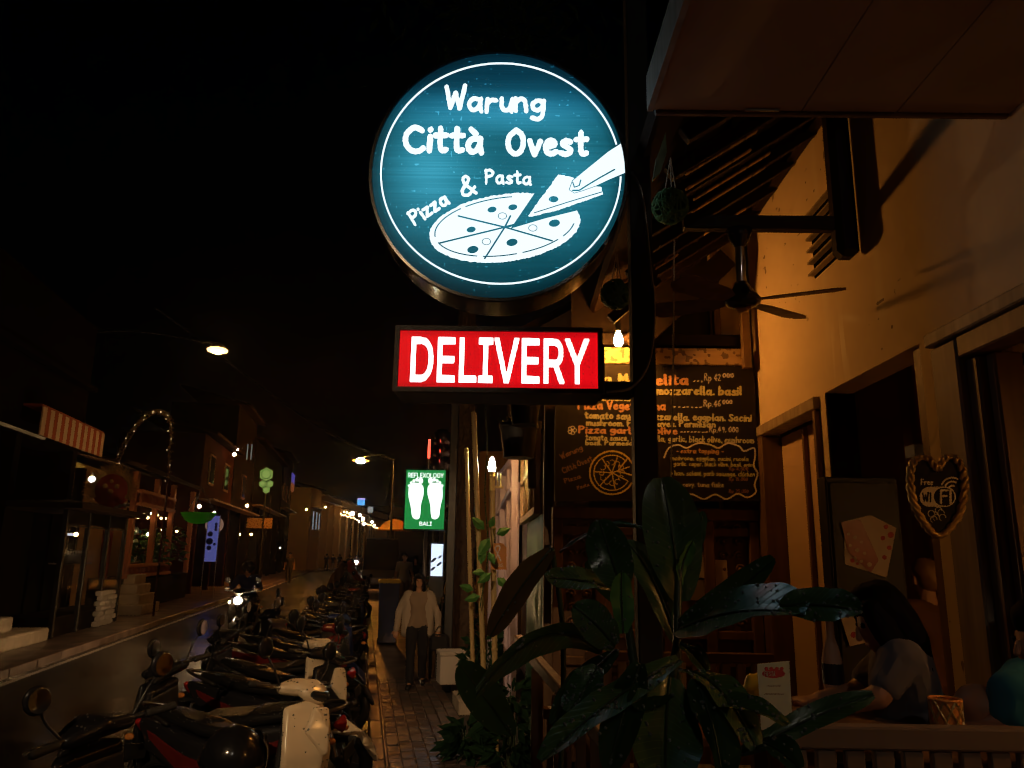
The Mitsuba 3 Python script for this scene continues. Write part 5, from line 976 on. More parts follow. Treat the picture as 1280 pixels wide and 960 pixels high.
SC['mirror_stem'] = [tube(curve([(.33, s * .18, 1.06), (.33, s * .25, 1.15), (.30, s * .29, 1.22)], 4), .0065, 6) for s in (-1, 1)]
SC['mirror'] = [ball((0, 0, 0), 1, 2, (.022, .060, .064)).apply_transform(trimesh.transformations.rotation_matrix(s * -.5, (1, 0, 0))).apply_translation((.295, s * .31, 1.265)) for s in (-1, 1)]
SC['mirror_glass'] = [lathe([(0, .001), (.9, .001), (.9, 0), (0, 0)], 20, 'x').apply_scale((4, .054, .058)).apply_transform(trimesh.transformations.rotation_matrix(s * -.5, (1, 0, 0))).apply_translation((.2715, s * .31, 1.265)) for s in (-1, 1)]
SC['floorboard'] = hl((.36, -.13, .30, .03), (.36, .13, .30, .03), (-.12, -.14, .30, .03), (-.12, .14, .30, .03))
SC['body'] = soft(U(hull((.02, -.10, .62, .04), (.02, .10, .62, .04), (-.06, -.12, .36, .03), (-.06, .12, .36, .03), (-.30, -.14, .46, .03), (-.30, .14, .46, .03), (-.35, -.13, .68, .04), (-.35, .13, .68, .04)), hull((-.30, -.14, .50, .03), (-.30, .14, .50, .03), (-.35, -.13, .68, .04), (-.35, .13, .68, .04), (-.86, -.05, .74, .03), (-.86, .05, .74, .03), (-.70, -.10, .60, .02), (-.70, .10, .60, .02))), .05)
SC['side_stripe'] = [hl((-.12, s * .158, .56, .008), (-.30, s * .178, .56, .008), (-.34, s * .175, .60, .008), (-.74, s * .112, .70, .006), (-.70, s * .118, .66, .006), (-.30, s * .180, .50, .008), n=8) for s in (-1, 1)]
SC['seat'] = soft(U(hull((.04, -.08, .735, .03), (.04, .08, .735, .03), (-.30, -.11, .755, .04), (-.30, .11, .755, .04)), hull((-.30, -.11, .765, .04), (-.30, .11, .765, .04), (-.70, -.09, .815, .035), (-.70, .09, .815, .035), (-.36, 0, .80, .03))), .05)
SC['grab_rail'] = tube(curve([(-.55, -.14, .76), (-.80, -.13, .83), (-.93, 0, .85), (-.80, .13, .83), (-.55, .14, .76)], 5), .013, 8)
SC['tail_light'] = hl((-.885, -.07, .74, .022), (-.885, .07, .74, .022), (-.915, 0, .73, .02), (-.90, 0, .69, .02))
SC['indicator'] = [ball((-.86, s * .14, .66), .028, 1, (1.3, 1, .8)).apply_translation((.26, 0, .2 * 0)) if False else ball((0, 0, 0), .027, 1, (1.3, 1, .8)).apply_translation((-.87, s * .13, .655)) for s in (-1, 1)]
SC['rear_fender'] = arcshell((-.60, 0, .257), .285, .075, 60, 175)
SC['plate'] = bx(-.955, -.945, -.10, .10, .50, .60, .004)
SC['engine'] = hl((-.60, .10, .26, .055), (-.45, .10, .28, .085), (-.14, .09, .30, .07), (-.14, -.03, .32, .06))
SC['exhaust'] = cat(tube(curve([(-.15, -.10, .24), (-.35, -.15, .20), (-.50, -.16, .25)], 4), .018, 8), tube([(-.46, -.165, .25), (-.52, -.165, .27), (-.85, -.165, .40), (-.90, -.165, .42)], [.03, .05, .055, .03], 12))
SC['fork'] = [cyl((.64, s * .075, .257), (.48, s * .07, .62), .021, n=8) for s in (-1, 1)]
SC['shock'] = cat(*[torus(.03, .008, 10, 5).apply_transform(trimesh.transformations.rotation_matrix(math.pi / 2, (1, 0, 0))).apply_translation((-.60 + k * .008, .13, .32 + k * .026)) for k in range(10)], cyl((-.60, .13, .28), (-.52, .13, .60), .012, n=6))
SC['stand'] = cat(cyl((-.20, .12, .25), (-.26, .26, .02), .011, n=6), bx(-.29, -.23, .25, .29, .008, .022))
PAINT = {}
def scooter(u, t, turn, paint, stripe, label, nose=None, lean=.13, detail=True, cover=None, group='parked scooters along the kerb', dz=0.0, nose_in=True):
    M = at(u, t, dz, turn) @ trimesh.transformations.rotation_matrix(-lean, (1, 0, 0))
    s = Thing('scooter', label, 'scooter', group, M=M); nose = nose or paint
    for k in range(2):
        w_ = s.part('wheel', SC['rim'][k], 'silver_paint'); s.part('tyre', SC['tyre'][k], 'rubber', True, under=w_)
    s.part('front_fender', SC['front_fender'], nose, True); s.part('front_shield', SC['front_shield'], paint, True); s.part('nose_panel', SC['nose_panel'], nose, True)
    s.part('inner_shield', SC['inner_shield'], 'black'); hc = s.part('handlebar_cover', SC['handlebar_cover'], paint, True); s.part('headlight', SC['headlight'], 'glass_dark', True, under=hc)
    hb = s.part('handlebar', SC['handlebar'], 'black_metal', True)
    for k in range(2): s.part('grip', SC['grip'][k], 'rubber', True, under=hb); s.part('brake_lever', SC['brake_lever'][k], 'chrome', True, under=hb)
    for k in range(2):
        mi_ = s.part('mirror', SC['mirror'][k], 'black_gloss', True); s.part('mirror_glass', SC['mirror_glass'][k], 'mirror', under=mi_); s.part('stem', SC['mirror_stem'][k], 'black_metal', True, under=mi_)
    b_ = s.part('body', SC['body'], 'black_gloss' if paint in ('cream_paint', 'silver_paint') else paint, True)
    for k in range(2): s.part('side_stripe', SC['side_stripe'][k], stripe, 35, under=b_)
    s.part('floorboard', SC['floorboard'], 'black'); s.part('seat', SC['seat'], 'seat', True); s.part('grab_rail', SC['grab_rail'], 'iron', True)
    s.part('tail_light', SC['tail_light'], 'red_lens', True)
    for k in range(2): s.part('indicator', SC['indicator'][k], 'orange_sign', True)
    rf_ = s.part('rear_fender', SC['rear_fender'], 'black', 40); s.part('number_plate', SC['plate'], 'black', under=rf_)
    s.part('engine', SC['engine'], 'iron', 35); s.part('exhaust', SC['exhaust'], 'chrome' if stripe == 'silver_paint' else 'black_metal', True)
    for k in range(2): s.part('fork', SC['fork'][k], 'chrome', True)
    s.part('shock_absorber', SC['shock'], 'chrome'); s.part('kickstand', SC['stand'], 'black_metal')
    return s
PI = math.pi
# turn: 0 = nose towards the pavement (+u), PI = nose towards the road
row = [(-.82, 4.0, PI - .66, 'black_gloss', 'black', 'black scooter with two lit mirrors at the lower left, nose to the road', None),
       (-.70, 5.25, -0.62, 'cream_paint', 'red_paint', 'cream scooter with broad curved shield facing the pavement, nearest the camera', None),
       (-.92, 6.05, PI - .30, 'black_gloss', 'red_paint', 'black scooter beyond the cream one with its mirror against the wet road', None),
       (-.66, 6.85, -0.5, 'black_gloss', 'red_paint', 'black scooter with cream nose between two dark scooters', 'cream_paint'),
       (-.72, 7.60, -0.68, 'cream_paint', 'silver_paint', 'second cream scooter from the camera, nose to the pavement', 'black_gloss'),
       (-.90, 8.30, PI - .25, 'black_gloss', 'silver_paint', 'black scooter with silver stripe, nose to the road, after the second cream one', None),
       (-.68, 9.05, -0.45, 'red_paint', 'black_gloss', 'dark red scooter in the middle of the row, nose to the pavement', 'black_gloss'),
       (-.74, 9.80, -0.6, 'black_gloss', 'cream_paint', 'black scooter with cream stripe past the dark red one', None),
       (-.62, 10.6, -0.75, 'blue_paint', 'silver_paint', 'dark blue scooter with shiny exhaust in the middle of the row', None),
       (-.84, 11.4, PI + .2, 'black_gloss', 'red_paint', 'black scooter with red stripe level with the foam box', None),
       (-0.66, 12.2, -0.98, 'black_gloss', 'silver_paint', 'black scooter with silver stripe level with the walking woman', None),
       (-0.61, 13.0, -1.10, 'silver_paint', 'black', 'grey scooter past the walking woman', 'black_gloss'),
       (-0.57, 13.9, -1.01, 'black_gloss', 'red_paint', 'black scooter two before the yellow topped bin', None),
       (-0.52, 14.8, -0.92, 'black_gloss', 'silver_paint', 'black scooter just before the yellow topped bin', None),
       (-0.46, 15.8, -0.92, 'blue_paint', 'black', 'dark blue scooter beside the yellow topped bin', None),
       (-0.45, 16.9, -1.01, 'black_gloss', 'black', 'black scooter just past the yellow topped bin', None),
       (-0.45, 18.2, -0.98, 'red_paint', 'black', 'dark red scooter before the brown and red riders', None),
       (-0.45, 19.6, -1.04, 'black_gloss', 'silver_paint', 'last dark scooter before the riders', None),
       (-.52, 21.4, -.9, 'black_gloss', 'black', 'scooter under the rider in brown', None), (-.34, 22.8, -.9, 'black_gloss', 'black', 'scooter under the rider in red', None)]
wet_ = {}
def droplets(nm, n, seed):
    g6 = np.random.default_rng(seed); m = SC[nm]; pts, fi = trimesh.sample.sample_surface(m, n * 3, seed=seed); nn = m.face_normals[fi]; ms = []
    for p_, q_ in zip(pts, nn):
        if q_[2] > -.2 and len(ms) < n: ms.append(ball(p_ + q_ * .001, g6.uniform(.0025, .0065), 0))
    return cat(ms)
for nm, n in (('front_shield', 70), ('nose_panel', 30), ('front_fender', 40), ('seat', 90), ('body', 80), ('handlebar_cover', 40)): wet_[nm] = droplets(nm, n, len(nm))
for k_, (u, t, a, p_, s_, lab, nose) in enumerate(row):
    sc_ = scooter(u, t, a, p_, s_, lab, nose)
    if k_ < 8:
        for nm in wet_: sc_.part('raindrops', wet_[nm], 'drop_clear', True, under=f'{sc_.key}__{nm}', kind='stuff')
# the one scooter coming down the street with its headlamp on
tm_ = PZ(302, 803, 0); um, tmm = tm_ @ SN, tm_ @ SD
mv = scooter(um, tmm, -PI / 2 - .12, 'black_gloss', 'silver_paint', 'oncoming scooter with its headlamp lit in the middle of the wet street', None, lean=0, group='scooters being ridden')
Mh = at(um, tmm, 0, -PI / 2 - .12)
hd = lathe([(0, .0), (.07, 0), (.085, -.03), (0, -.03)], 20, 'x').apply_translation((.60, 0, .87))
mv.part('lamp', hd, None, True, emit=(1500, 900, 400), w=6, M=np.eye(4)); mv.part('small_lamp', ball((.58, -.16, .84), .028, 2), None, True, emit=(60, 30, 12), w=.5)
ft = scooter(*((lambda q: (q @ SN, q @ SD))(P(438, 690, 70) * (1, 1, 0))), PI / 2, 'black_gloss', 'black', 'far scooter with red tail lamp riding away', None, lean=0, group='scooters being ridden')
ft.part('lamp', ball((-.95, 0, .75), .085, 2), None, True, emit=(5, .7, .35), w=.2)
ft2 = scooter(*((lambda q: (q @ SN, q @ SD))(P(451, 690, 76) * (1, 1, 0))), PI / 2, 'black_gloss', 'black', 'farthest scooter with red tail lamp right of the white headlamp', None, lean=0, group='scooters being ridden')
ft2.part('lamp', ball((-.95, 0, .9), .085, 2), None, True, emit=(4, .7, .35), w=.2)
ft3 = scooter(*((lambda q: (q @ SN, q @ SD))(P(446, 690, 74) * (1, 1, 0))), -PI / 2, 'black_gloss', 'black', 'far scooter with white headlamp between two red tail lamps', None, lean=0, group='scooters being ridden')
ft3.part('lamp', ball((.62, 0, 1.0), .20, 2), None, True, emit=(10, 8, 6.5), w=.3)
# helmet on the nearest scooter's seat
hq = W(-.52, 3.80, .965); hm = Thing('helmet', 'round glossy black helmet resting on the nearest scooter seat', 'helmet', M=frame(hq, ANG + .6))
sh_ = trimesh.creation.icosphere(3, .135); sh_ = sh_.slice_plane((0, 0, -.10), (0, 0, 1), cap=True, engine='earcut') if False else sh_
hm.part('shell', sh_, 'black_gloss', True); hm.part('rim', tube([(.137 * math.cos(a), .137 * math.sin(a), -.01 + .02 * math.sin(a)) for a in np.linspace(0, 2 * PI, 33)], .007, 6), 'chrome', True)
hm.part('visor', arcshell((0, 0, 0), .139, .10, -35, 40, .004, 10), 'glass_dark', 40)
# bin, minibus, parasol roof
bq = P(487, 724, 15.8); bn_ = Thing('wheelie_bin', 'dark bin with bright yellow lid rim behind the walking woman', 'bin', M=frame((bq[0], bq[1], .1), ANG))
zb_ = bq[2] - .1; bn_.part('body', trimesh.PointCloud([(x * s, y * s, z) for x in (-.2, .2) for y in (-.24, .24) for z, s in ((.06, .82), (zb_ - .07, 1))]).convex_hull, 'blue_paint'); bn_.part('lid', bx(-.22, .22, -.26, .26, zb_ - .068, zb_, .015), 'yellow_plastic'); bn_.part('wheel', cyl((-.18, .2, .06), (.18, .2, .06), .06, n=14), 'rubber')
vq = P(478, 690, 34); van = Thing('minibus', 'dark parked minibus facing the camera at the far right kerb', 'minibus', M=frame((vq[0], vq[1], 0), ANG))
hw, hh = .80, 2.45
vb = trimesh.PointCloud([(s * hw, y, z) for s in (-1, 1) for y, z in ((0, .35), (-.02, .9), (.05, 1.15), (4.2, .35), (4.2, 1.3))]).convex_hull; vt = trimesh.PointCloud([(s * hw * k, y, z) for s in (-1, 1) for y, z, k in ((.06, 1.152, 1), (4.2, 1.152, 1), (.75, hh, .86), (4.1, hh, .86))]).convex_hull
van.part('body', cat(vb), 'silver_paint'); rf2 = van.part('cabin', vt, 'black_gloss'); van.part('roof', bx(-hw * .86, hw * .86, .8, 4.1, hh + .002, hh + .05, .02), 'silver_paint')
ws = trimesh.Trimesh([(-.68, .085, 1.2), (.68, .085, 1.2), (.60, .70, 2.32), (-.60, .70, 2.32), (-.68, .10, 1.2), (.68, .10, 1.2), (.60, .72, 2.32), (-.60, .72, 2.32)], [[0, 1, 2], [0, 2, 3], [4, 6, 5], [4, 7, 6], [0, 4, 1], [1, 4, 5], [1, 5, 2], [2, 5, 6], [2, 6, 3], [3, 6, 7], [3, 7, 0], [0, 7, 4]], process=False); ws.apply_translation((0, -.05, .01)); van.part('windscreen', ws, 'glass_dark')
for s in (-1, 1):
    van.part('headlight', hl((s * .62, -.02, .82, .07), (s * .52, -.03, .80, .06), n=10), 'chrome'); van.part('wheel', cyl((s * .62, .75, .31), (s * .80, .75, .31), .31, n=20), 'rubber'); van.part('wheel', cyl((s * .62, 3.4, .31), (s * .80, 3.4, .31), .31, n=20), 'rubber'); van.part('mirror', hl((s * .90, .25, 1.35, .05), (s * .90, .25, 1.5, .05), n=8), 'black')
van.part('grille', bx(-.4, .4, -.05, -.022, .62, .80, .005), 'chrome'); van.part('bumper', bx(-.8, .8, -.12, -.003, .36, .55, .03), 'black')
oq = P(494, 652, 48); op = Thing('orange_parasol', 'orange market parasol behind the minibus', 'parasol', M=frame((oq[0], oq[1], 0))); op.part('canopy', lathe([(1.1, oq[2] - .5), (.6, oq[2]), (0, oq[2] + .2), (0, oq[2] + .15), (.6, oq[2] - .06), (1.08, oq[2] - .55)], 10), 'orange_sign'); op.part('pole', cyl((0, 0, 0), (0, 0, oq[2] + .1), .03, n=8), 'iron')

# ---------------------------------------------------------------- people
def capsule(a, ra, b, rb, n=14): return m3.Manifold.batch_hull([m3.Manifold.sphere(ra, n).translate([float(x) for x in a]), m3.Manifold.sphere(rb, n).translate([float(x) for x in b])])
def chain(*js): return [capsule(js[i][0], js[i][1], js[i + 1][0], js[i + 1][1]) for i in range(len(js) - 1)]
def union_smooth(ms, l, it=8):
    m = m3.Manifold.batch_boolean(ms, m3.OpType.Add).refine_to_length(l); t = tm(m); t.merge_vertices(); trimesh.smoothing.filter_taubin(t, iterations=it); return t
def person(label, J, top, legs, hair, skin='skin', k=1.0, hair_style='short', sleeve='short', group=None, fine=.03, shoes='black', look=(0, 0, 0), extra=None):
    """J: joints in metres (already placed). k scales the radii."""
    J = {a: np.asarray(b, float) for a, b in J.items()}; t = Thing('person', label, 'person', group)
    r = lambda x: x * k
    fwd = np.asarray(look, float); fwd /= np.linalg.norm(fwd); side = np.cross(fwd, (0, 0, 1)); side /= np.linalg.norm(side); H = J['head']; upv = np.cross(side, fwd)
    hd = lambda a, b, c: H + fwd * r(a) + side * r(b) + upv * r(c)
    B = []
    B += [m3.Manifold.batch_hull([m3.Manifold.sphere(r(q[3]), 16).translate([float(x) for x in hd(*q[:3])]) for q in ((-.018, 0, .035, .082), (.022, 0, -.02, .066), (.04, 0, -.075, .038))])]
    B += [capsule(hd(.085, 0, .005), r(.008), hd(.098, 0, -.028), r(.013))] + [capsule(hd(.0, s * .082, .01), r(.014), hd(-.006, s * .086, -.03), r(.011)) for s in (-1, 1)] + [capsule(hd(.075, -.018, -.062), r(.010), hd(.075, .018, -.062), r(.010))]
    B += chain((hd(-.015, 0, -.06), r(.052)), (J['neck'], r(.055)), (J['chest'], r(.10)))
    ch, pe = J['chest'], J['pelvis']
    tors = [m3.Manifold.batch_hull([m3.Manifold.sphere(r(q), 14).translate([float(x) for x in p]) for p, q in ((J['shL'], .062), (J['shR'], .062), (ch - (0, 0, .10), .115), (ch, .10))]),
            m3.Manifold.batch_hull([m3.Manifold.sphere(r(q), 14).translate([float(x) for x in p]) for p, q in ((ch - (0, 0, .10), .115), ((ch + pe) / 2 + (J['hipL'] - pe) * .6, .088), ((ch + pe) / 2 + (J['hipR'] - pe) * .6, .088))]),
            m3.Manifold.batch_hull([m3.Manifold.sphere(r(q), 14).translate([float(x) for x in p]) for p, q in (((ch + pe) / 2, .10), (J['hipL'], .095), (J['hipR'], .095), (pe, .10))])]
    B += tors
    for s in 'LR':
        sh, el, ha = J['sh' + s], J['el' + s], J['ha' + s]; B += chain((sh, r(.058)), (el, r(.040)), (ha, r(.028)))
        d = (ha - el) / np.linalg.norm(ha - el); w_ = np.cross(d, (0, 0, 1) if abs(d[2]) < .8 else fwd); w_ /= np.linalg.norm(w_); dn = np.cross(w_, d); palm = ha + d * r(.085)
        B += [m3.Manifold.batch_hull([m3.Manifold.sphere(r(.014), 8).translate([float(x) for x in q]) for q in (ha + w_ * r(.02), ha - w_ * r(.02), palm + w_ * r(.033), palm - w_ * r(.033))])]
        for f_, l_ in ((-.033, .055), (-.011, .068), (.011, .064), (.033, .048)):
            q0 = palm + w_ * r(f_); q1 = q0 + d * r(l_ * .55); q2 = q1 + (d * .75 + dn * .6) * r(l_ * .5); B += chain((q0, r(.0095)), (q1, r(.009)), (q2, r(.0075)))
        q0 = ha + d * r(.03) + w_ * r(.028); q1 = q0 + (d * .6 + w_ * .8) * r(.04); B += chain((q0, r(.012)), (q1, r(.010)), (q1 + d * r(.03), r(.008)))
        hp, kn, an, to = J['hip' + s], J['kn' + s], J['an' + s], J['to' + s]; B += chain((hp, r(.09)), (kn, r(.056)), (an, r(.038)), (to, r(.034)))
    bd = union_smooth(B, fine, 5); t.part('body', bd, skin, True)
    for s in (-1, 1): t.part('eye', ball(hd(.069, s * .031, .012), r(.011), 1), 'hair')
    g = .014
    C = [m3.Manifold.batch_hull([m3.Manifold.sphere(r(q + g), 14).translate([float(x) for x in p]) for p, q in ((J['shL'], .062), (J['shR'], .062), (ch - (0, 0, .10), .118), (ch, .10))]),
         m3.Manifold.batch_hull([m3.Manifold.sphere(r(q + g), 14).translate([float(x) for x in p]) for p, q in ((ch - (0, 0, .10), .118), ((ch + pe) / 2 + (J['hipL'] - pe) * .6, .092), ((ch + pe) / 2 + (J['hipR'] - pe) * .6, .092))]),
         m3.Manifold.batch_hull([m3.Manifold.sphere(r(q + g), 14).translate([float(x) for x in p]) for p, q in (((ch + pe) / 2, .10), (J['hipL'], .10), (J['hipR'], .10))])]
    for s in 'LR':
        sh, el, ha = J['sh' + s], J['el' + s], J['ha' + s]
        C += [capsule(sh, r(.074), sh + (el - sh) * .62, r(.062))] if sleeve == 'short' else chain((sh, r(.074)), (el, r(.058)), (el + (ha - el) * .92, r(.045)))
    cm = union_smooth(C, fine, 4); v = cm.vertices; cm.vertices = v + cm.vertex_normals * ((meshkit.fbm(v * (14, 14, 7), 3)[:, None] - .5) * .022 * k); t.part('top', cm, top, True)
    L_ = []
    for s in 'LR': L_ += chain((J['hip' + s], r(.112)), (J['kn' + s], r(.078)), (J['an' + s] + (J['kn' + s] - J['an' + s]) * .08, r(.066)))
    L_ += [m3.Manifold.batch_hull([m3.Manifold.sphere(r(.11), 14).translate([float(x) for x in p]) for p in (J['hipL'], J['hipR'], pe)])]
    lm_ = union_smooth(L_, fine, 4); t.part('trousers' if legs != 'teal_cloth' else 'skirt', lm_, legs, True)
    for s in 'LR': t.part('shoe', hl(np.append(J['an' + s] - (0, 0, r(.02)), r(.045)), np.append(J['to' + s], r(.042)), n=12), shoes, True)
    Hh = [(-.03, 0, .05, .096), (-.05, 0, .0, .085), (.0, 0, .075, .075)]
    if hair_style == 'long': Hh += [(-.06, -.05, -.10, .06), (-.06, .05, -.10, .06), (-.05, 0, -.20, .05), (.01, -.075, -.02, .035), (.01, .075, -.02, .035)]
    hm_ = [m3.Manifold.batch_hull([m3.Manifold.sphere(r(q[3]), 16).translate([float(x) for x in hd(*q[:3])]) for q in Hh[:3]])]
    if hair_style == 'long': hm_ += [m3.Manifold.batch_hull([m3.Manifold.sphere(r(q[3]), 16).translate([float(x) for x in hd(*q[:3])]) for q in Hh[1:2] + Hh[3:6]]), *[m3.Manifold.batch_hull([m3.Manifold.sphere(r(q[3]), 12).translate([float(x) for x in hd(*q[:3])]) for q in ((.02, s * .06, .06, .045), (.035, s * .082, -.03, .03), (.02, s * .085, -.13, .03), (-.04, s * .07, -.20, .035))]) for s in (-1, 1)]]
    hmm = union_smooth(hm_, fine, 4); v = hmm.vertices; hmm.vertices = v + hmm.vertex_normals * ((meshkit.fbm(v * (50, 50, 12), 2)[:, None] - .5) * .012 * k); t.part('hair', hmm, hair, True)
    return t
def standing(o, face, h, walk=.12, arms=.0):
    """joints of a standing or walking figure: feet at o, facing the unit direction face, height h"""
    k = h / 1.72; f = np.array([face[0], face[1], 0.0]); f /= np.linalg.norm(f); s = np.cross(f, (0, 0, 1)); Z = np.array([0, 0, 1.0]); o = np.asarray(o, float)
    q = lambda a, b, c: o + (f * a + s * b + Z * c) * k
    return dict(head=q(.02, 0, 1.60), neck=q(0, 0, 1.44), chest=q(0, 0, 1.33), pelvis=q(0, 0, .95), shR=q(0, .17, 1.39), shL=q(0, -.17, 1.39), elR=q(-.03 + arms, .25, 1.11), elL=q(-.03 + walk * .4, -.25, 1.11), haR=q(.05 + arms, .27, .87), haL=q(.10 + walk, -.26, .88),
                hipR=q(0, .085, .92), hipL=q(0, -.085, .92), knR=q(.04 + walk * .6, .09, .50), knL=q(.02 - walk * .2, -.09, .50), anR=q(walk, .09, .09), anL=q(-walk * 1.3, -.09, .10), toR=q(walk + .13, .11, .04), toL=q(-walk * 1.3 + .13, -.11, .045)), k, f
wq = PZ(519, 860, .11); J, k, f = standing((wq[0], wq[1], .115), (.1, -1), 1.47, .20)
for a_, o_ in (('elR', .05), ('elL', -.05), ('haR', .05), ('haL', -.05)): J[a_] = J[a_] + np.cross(f, (0, 0, 1)) * o_
wp = person('woman in cream cardigan walking along the wet pavement', J, 'khaki_cloth', 'dark_cloth', 'hair', k=k * .92, hair_style='long', sleeve='short', look=f)
Jc = J; s_ = np.cross(f, (0, 0, 1)); cd_ = []
for sg, nm in ((1, 'R'), (-1, 'L')):
    cd_ += [m3.Manifold.batch_hull([m3.Manifold.sphere(q * k, 12).translate([float(x) for x in p]) for p, q in ((Jc['sh' + nm] + f * .01, .078), (Jc['chest'] + s_ * sg * .14 * k - (0, 0, .2), .068), (Jc['hip' + nm] + s_ * sg * .085 - (0, 0, .08), .066), (Jc['hip' + nm] + s_ * sg * .09 - f * .06 - (0, 0, .10), .07))])] + chain((Jc['sh' + nm], .078 * k), (Jc['el' + nm], .056 * k), (Jc['ha' + nm], .046 * k))
cdm = union_smooth(cd_, .03, 4); v = cdm.vertices; cdm.vertices = v + cdm.vertex_normals * ((meshkit.fbm(v * (16, 16, 6), 3)[:, None] - .5) * .03); wp.part('cardigan', cdm, 'cream_cloth', True)
hb_ = Thing('handbag', 'dark handbag held by the walking woman', 'handbag'); c = J['haL'] + (.03, -.05, -.14); hb_.part('bag', bx(c[0] - .12, c[0] + .12, c[1] - .04, c[1] + .04, c[2] - .12, c[2] + .10, .03), 'dark_cloth'); hb_.part('strap', tube(curve([c + (-.08, 0, .09), c + (0, 0, .2), c + (.08, 0, .09)], 5), .008, 6), 'black')
for px, Yq, h_, tp, lg, hr_, lab, fc in ((506, 24.5, 1.76, 'white_cloth', 'khaki_cloth', 'hair', 'man in white shirt walking with a woman beyond the bin', (.25, -1)), (520, 24.8, 1.66, 'dark_cloth', 'brown_cloth', 'hair', 'woman in dark top walking beside the man in white', (-.1, -1))):
    q = P(px, 700, Yq); J, k, f = standing((q[0], q[1], .11), fc, h_, .12); person(lab, J, tp, lg, hr_, 'skin_pale', k, 'long' if h_ < 1.7 else 'short', look=f, fine=.05)
for px, Yq, h_, fc, lab in ((409, 77, 1.72, (0, 1), 'dark pedestrian walking away under the long eave, left one'), (417, 79, 1.66, (.1, 1), 'dark pedestrian in the middle of the group under the long eave'), (425, 81, 1.7, (-.1, 1), 'dark pedestrian on the road side of the group'), (363, 45, 1.7, (.3, -1), 'dark pedestrian standing before the columned shop')):
    q = P(px, 690, Yq); J, k, f = standing((q[0], q[1], 0.1 if px < 405 else .0), fc, h_, .1); person(lab, J, 'dark_cloth', 'dark_cloth' if px != 417 else 'khaki_cloth', 'hair', 'skin', k, look=f, fine=.07, group='dark pedestrians on the far pavement')
def rider(u, t, turn, top, legs, label, hood=None, helmet=False, z0=0.0, k=.98, group='riders on scooters'):
    M = at(u, t, z0, turn); q = lambda a, b, c: (M @ np.array([a, b, c, 1]))[:3]; f = M[:3, 0]
    J = dict(head=q(.0, 0, 1.50), neck=q(-.06, 0, 1.35), chest=q(-.10, 0, 1.24), pelvis=q(-.22, 0, .90), shR=q(-.08, -.18, 1.30), shL=q(-.08, .18, 1.30), elR=q(.04, -.30, 1.09), elL=q(.04, .30, 1.09), haR=q(.24, -.30, 1.09), haL=q(.24, .30, 1.09), hipR=q(-.20, -.10, .90), hipL=q(-.20, .10, .90), knR=q(.20, -.16, .80), knL=q(.20, .16, .80), anR=q(.12, -.17, .40), anL=q(.12, .17, .40), toR=q(.24, -.17, .36), toL=q(.24, .17, .36))
    p_ = person(label, J, top, legs, 'hair', k=k, sleeve='long', look=f, fine=.05, group=group)
    if hood: p_.part('hood', union_smooth([m3.Manifold.sphere(.13, 16).translate([float(x) for x in q(-.04, 0, 1.52)]), m3.Manifold.batch_hull([m3.Manifold.sphere(r_, 12).translate([float(x) for x in q(*c_)]) for c_, r_ in (((-.06, 0, 1.40), .13), ((-.12, .18, 1.26), .10), ((-.12, -.18, 1.26), .10), ((-.34, .16, .92), .10), ((-.34, -.16, .92), .10), ((.12, .14, 1.0), .09), ((.12, -.14, 1.0), .09))])], .05, 4), hood, True)
    if helmet: p_.part('helmet', ball(q(-.02, 0, 1.53), .135, 3), 'black_gloss', True)
    return p_
rider(-.52, 21.4, -.9, 'brown_cloth', 'dark_cloth', 'rider in brown raincoat sitting on a parked scooter', 'brown_cloth'); rider(-.34, 22.8, -.9, 'red_cloth', 'dark_cloth', 'rider in bright red raincoat sitting on a parked scooter', 'red_cloth')
rider(um, tmm, -PI / 2 - .12, 'blue_cloth', 'dark_cloth', 'rider in dark blue on the oncoming scooter', None, True)
for px, Yq, a_, lab in ((438, 70, PI / 2, 'dark rider on the far scooter with red tail lamp'), (451, 76, PI / 2, 'dark rider on the farthest scooter'), (446, 74, -PI / 2, 'dark rider behind the far white headlamp')):
    q = P(px, 690, Yq) * (1, 1, 0); rider(q @ SN, q @ SD, a_, 'dark_cloth', 'dark_cloth', lab, None, True)
# seated woman
Y0 = 3.0
q = P; J = dict(head=q(1099, 776, 3.0), neck=q(1118, 815, 3.02), chest=q(1130, 838, 3.02), pelvis=np.array([1.56, 3.02, 1.03]), shR=q(1127, 826, 2.87), shL=q(1110, 826, 3.18), elR=q(1098, 872, 2.84), elL=q(1070, 866, 3.16), haR=q(1030, 888, 2.90), haL=q(1022, 876, 3.08),
         hipR=np.array([1.55, 2.93, 1.02]), hipL=np.array([1.55, 3.11, 1.02]), knR=np.array([1.15, 2.9, 1.03]), knL=np.array([1.15, 3.12, 1.03]), anR=np.array([1.17, 2.9, .60]), anL=np.array([1.17, 3.12, .60]), toR=np.array([1.03, 2.9, .545]), toL=np.array([1.03, 3.12, .545]))
for a in ('haR', 'haL'): J[a][2] = max(J[a][2], tz + .045)
for a in ('elR', 'elL'): J[a][2] = max(J[a][2], tz + .06)
person('seated woman with long black hair and grey shirt leaning over the table', J, 'grey_cloth', 'dark_cloth', 'hair', k=.98, hair_style='long', look=(-.9, .12, -.40), fine=.018)
stl = Thing('stool', 'dark timber stool under the seated woman', 'stool'); stl.part('seat', bx(1.38, WX - .02, 2.85, 3.2, .86, .90, .01), 'wood')
for x, y in ((1.40, 2.87), (1.68, 2.87), (1.40, 3.14), (1.68, 3.14)): stl.part('leg', bx(x, x + .04, y, y + .04, .5, .858), 'wood')
bt = Thing('bottle', 'pale bottle with dark band standing on the dining table', 'bottle'); c = P(1038, 800, 3.18); zt_ = P(1038, 768, 3.18)[2]; hb2 = zt_ - tz
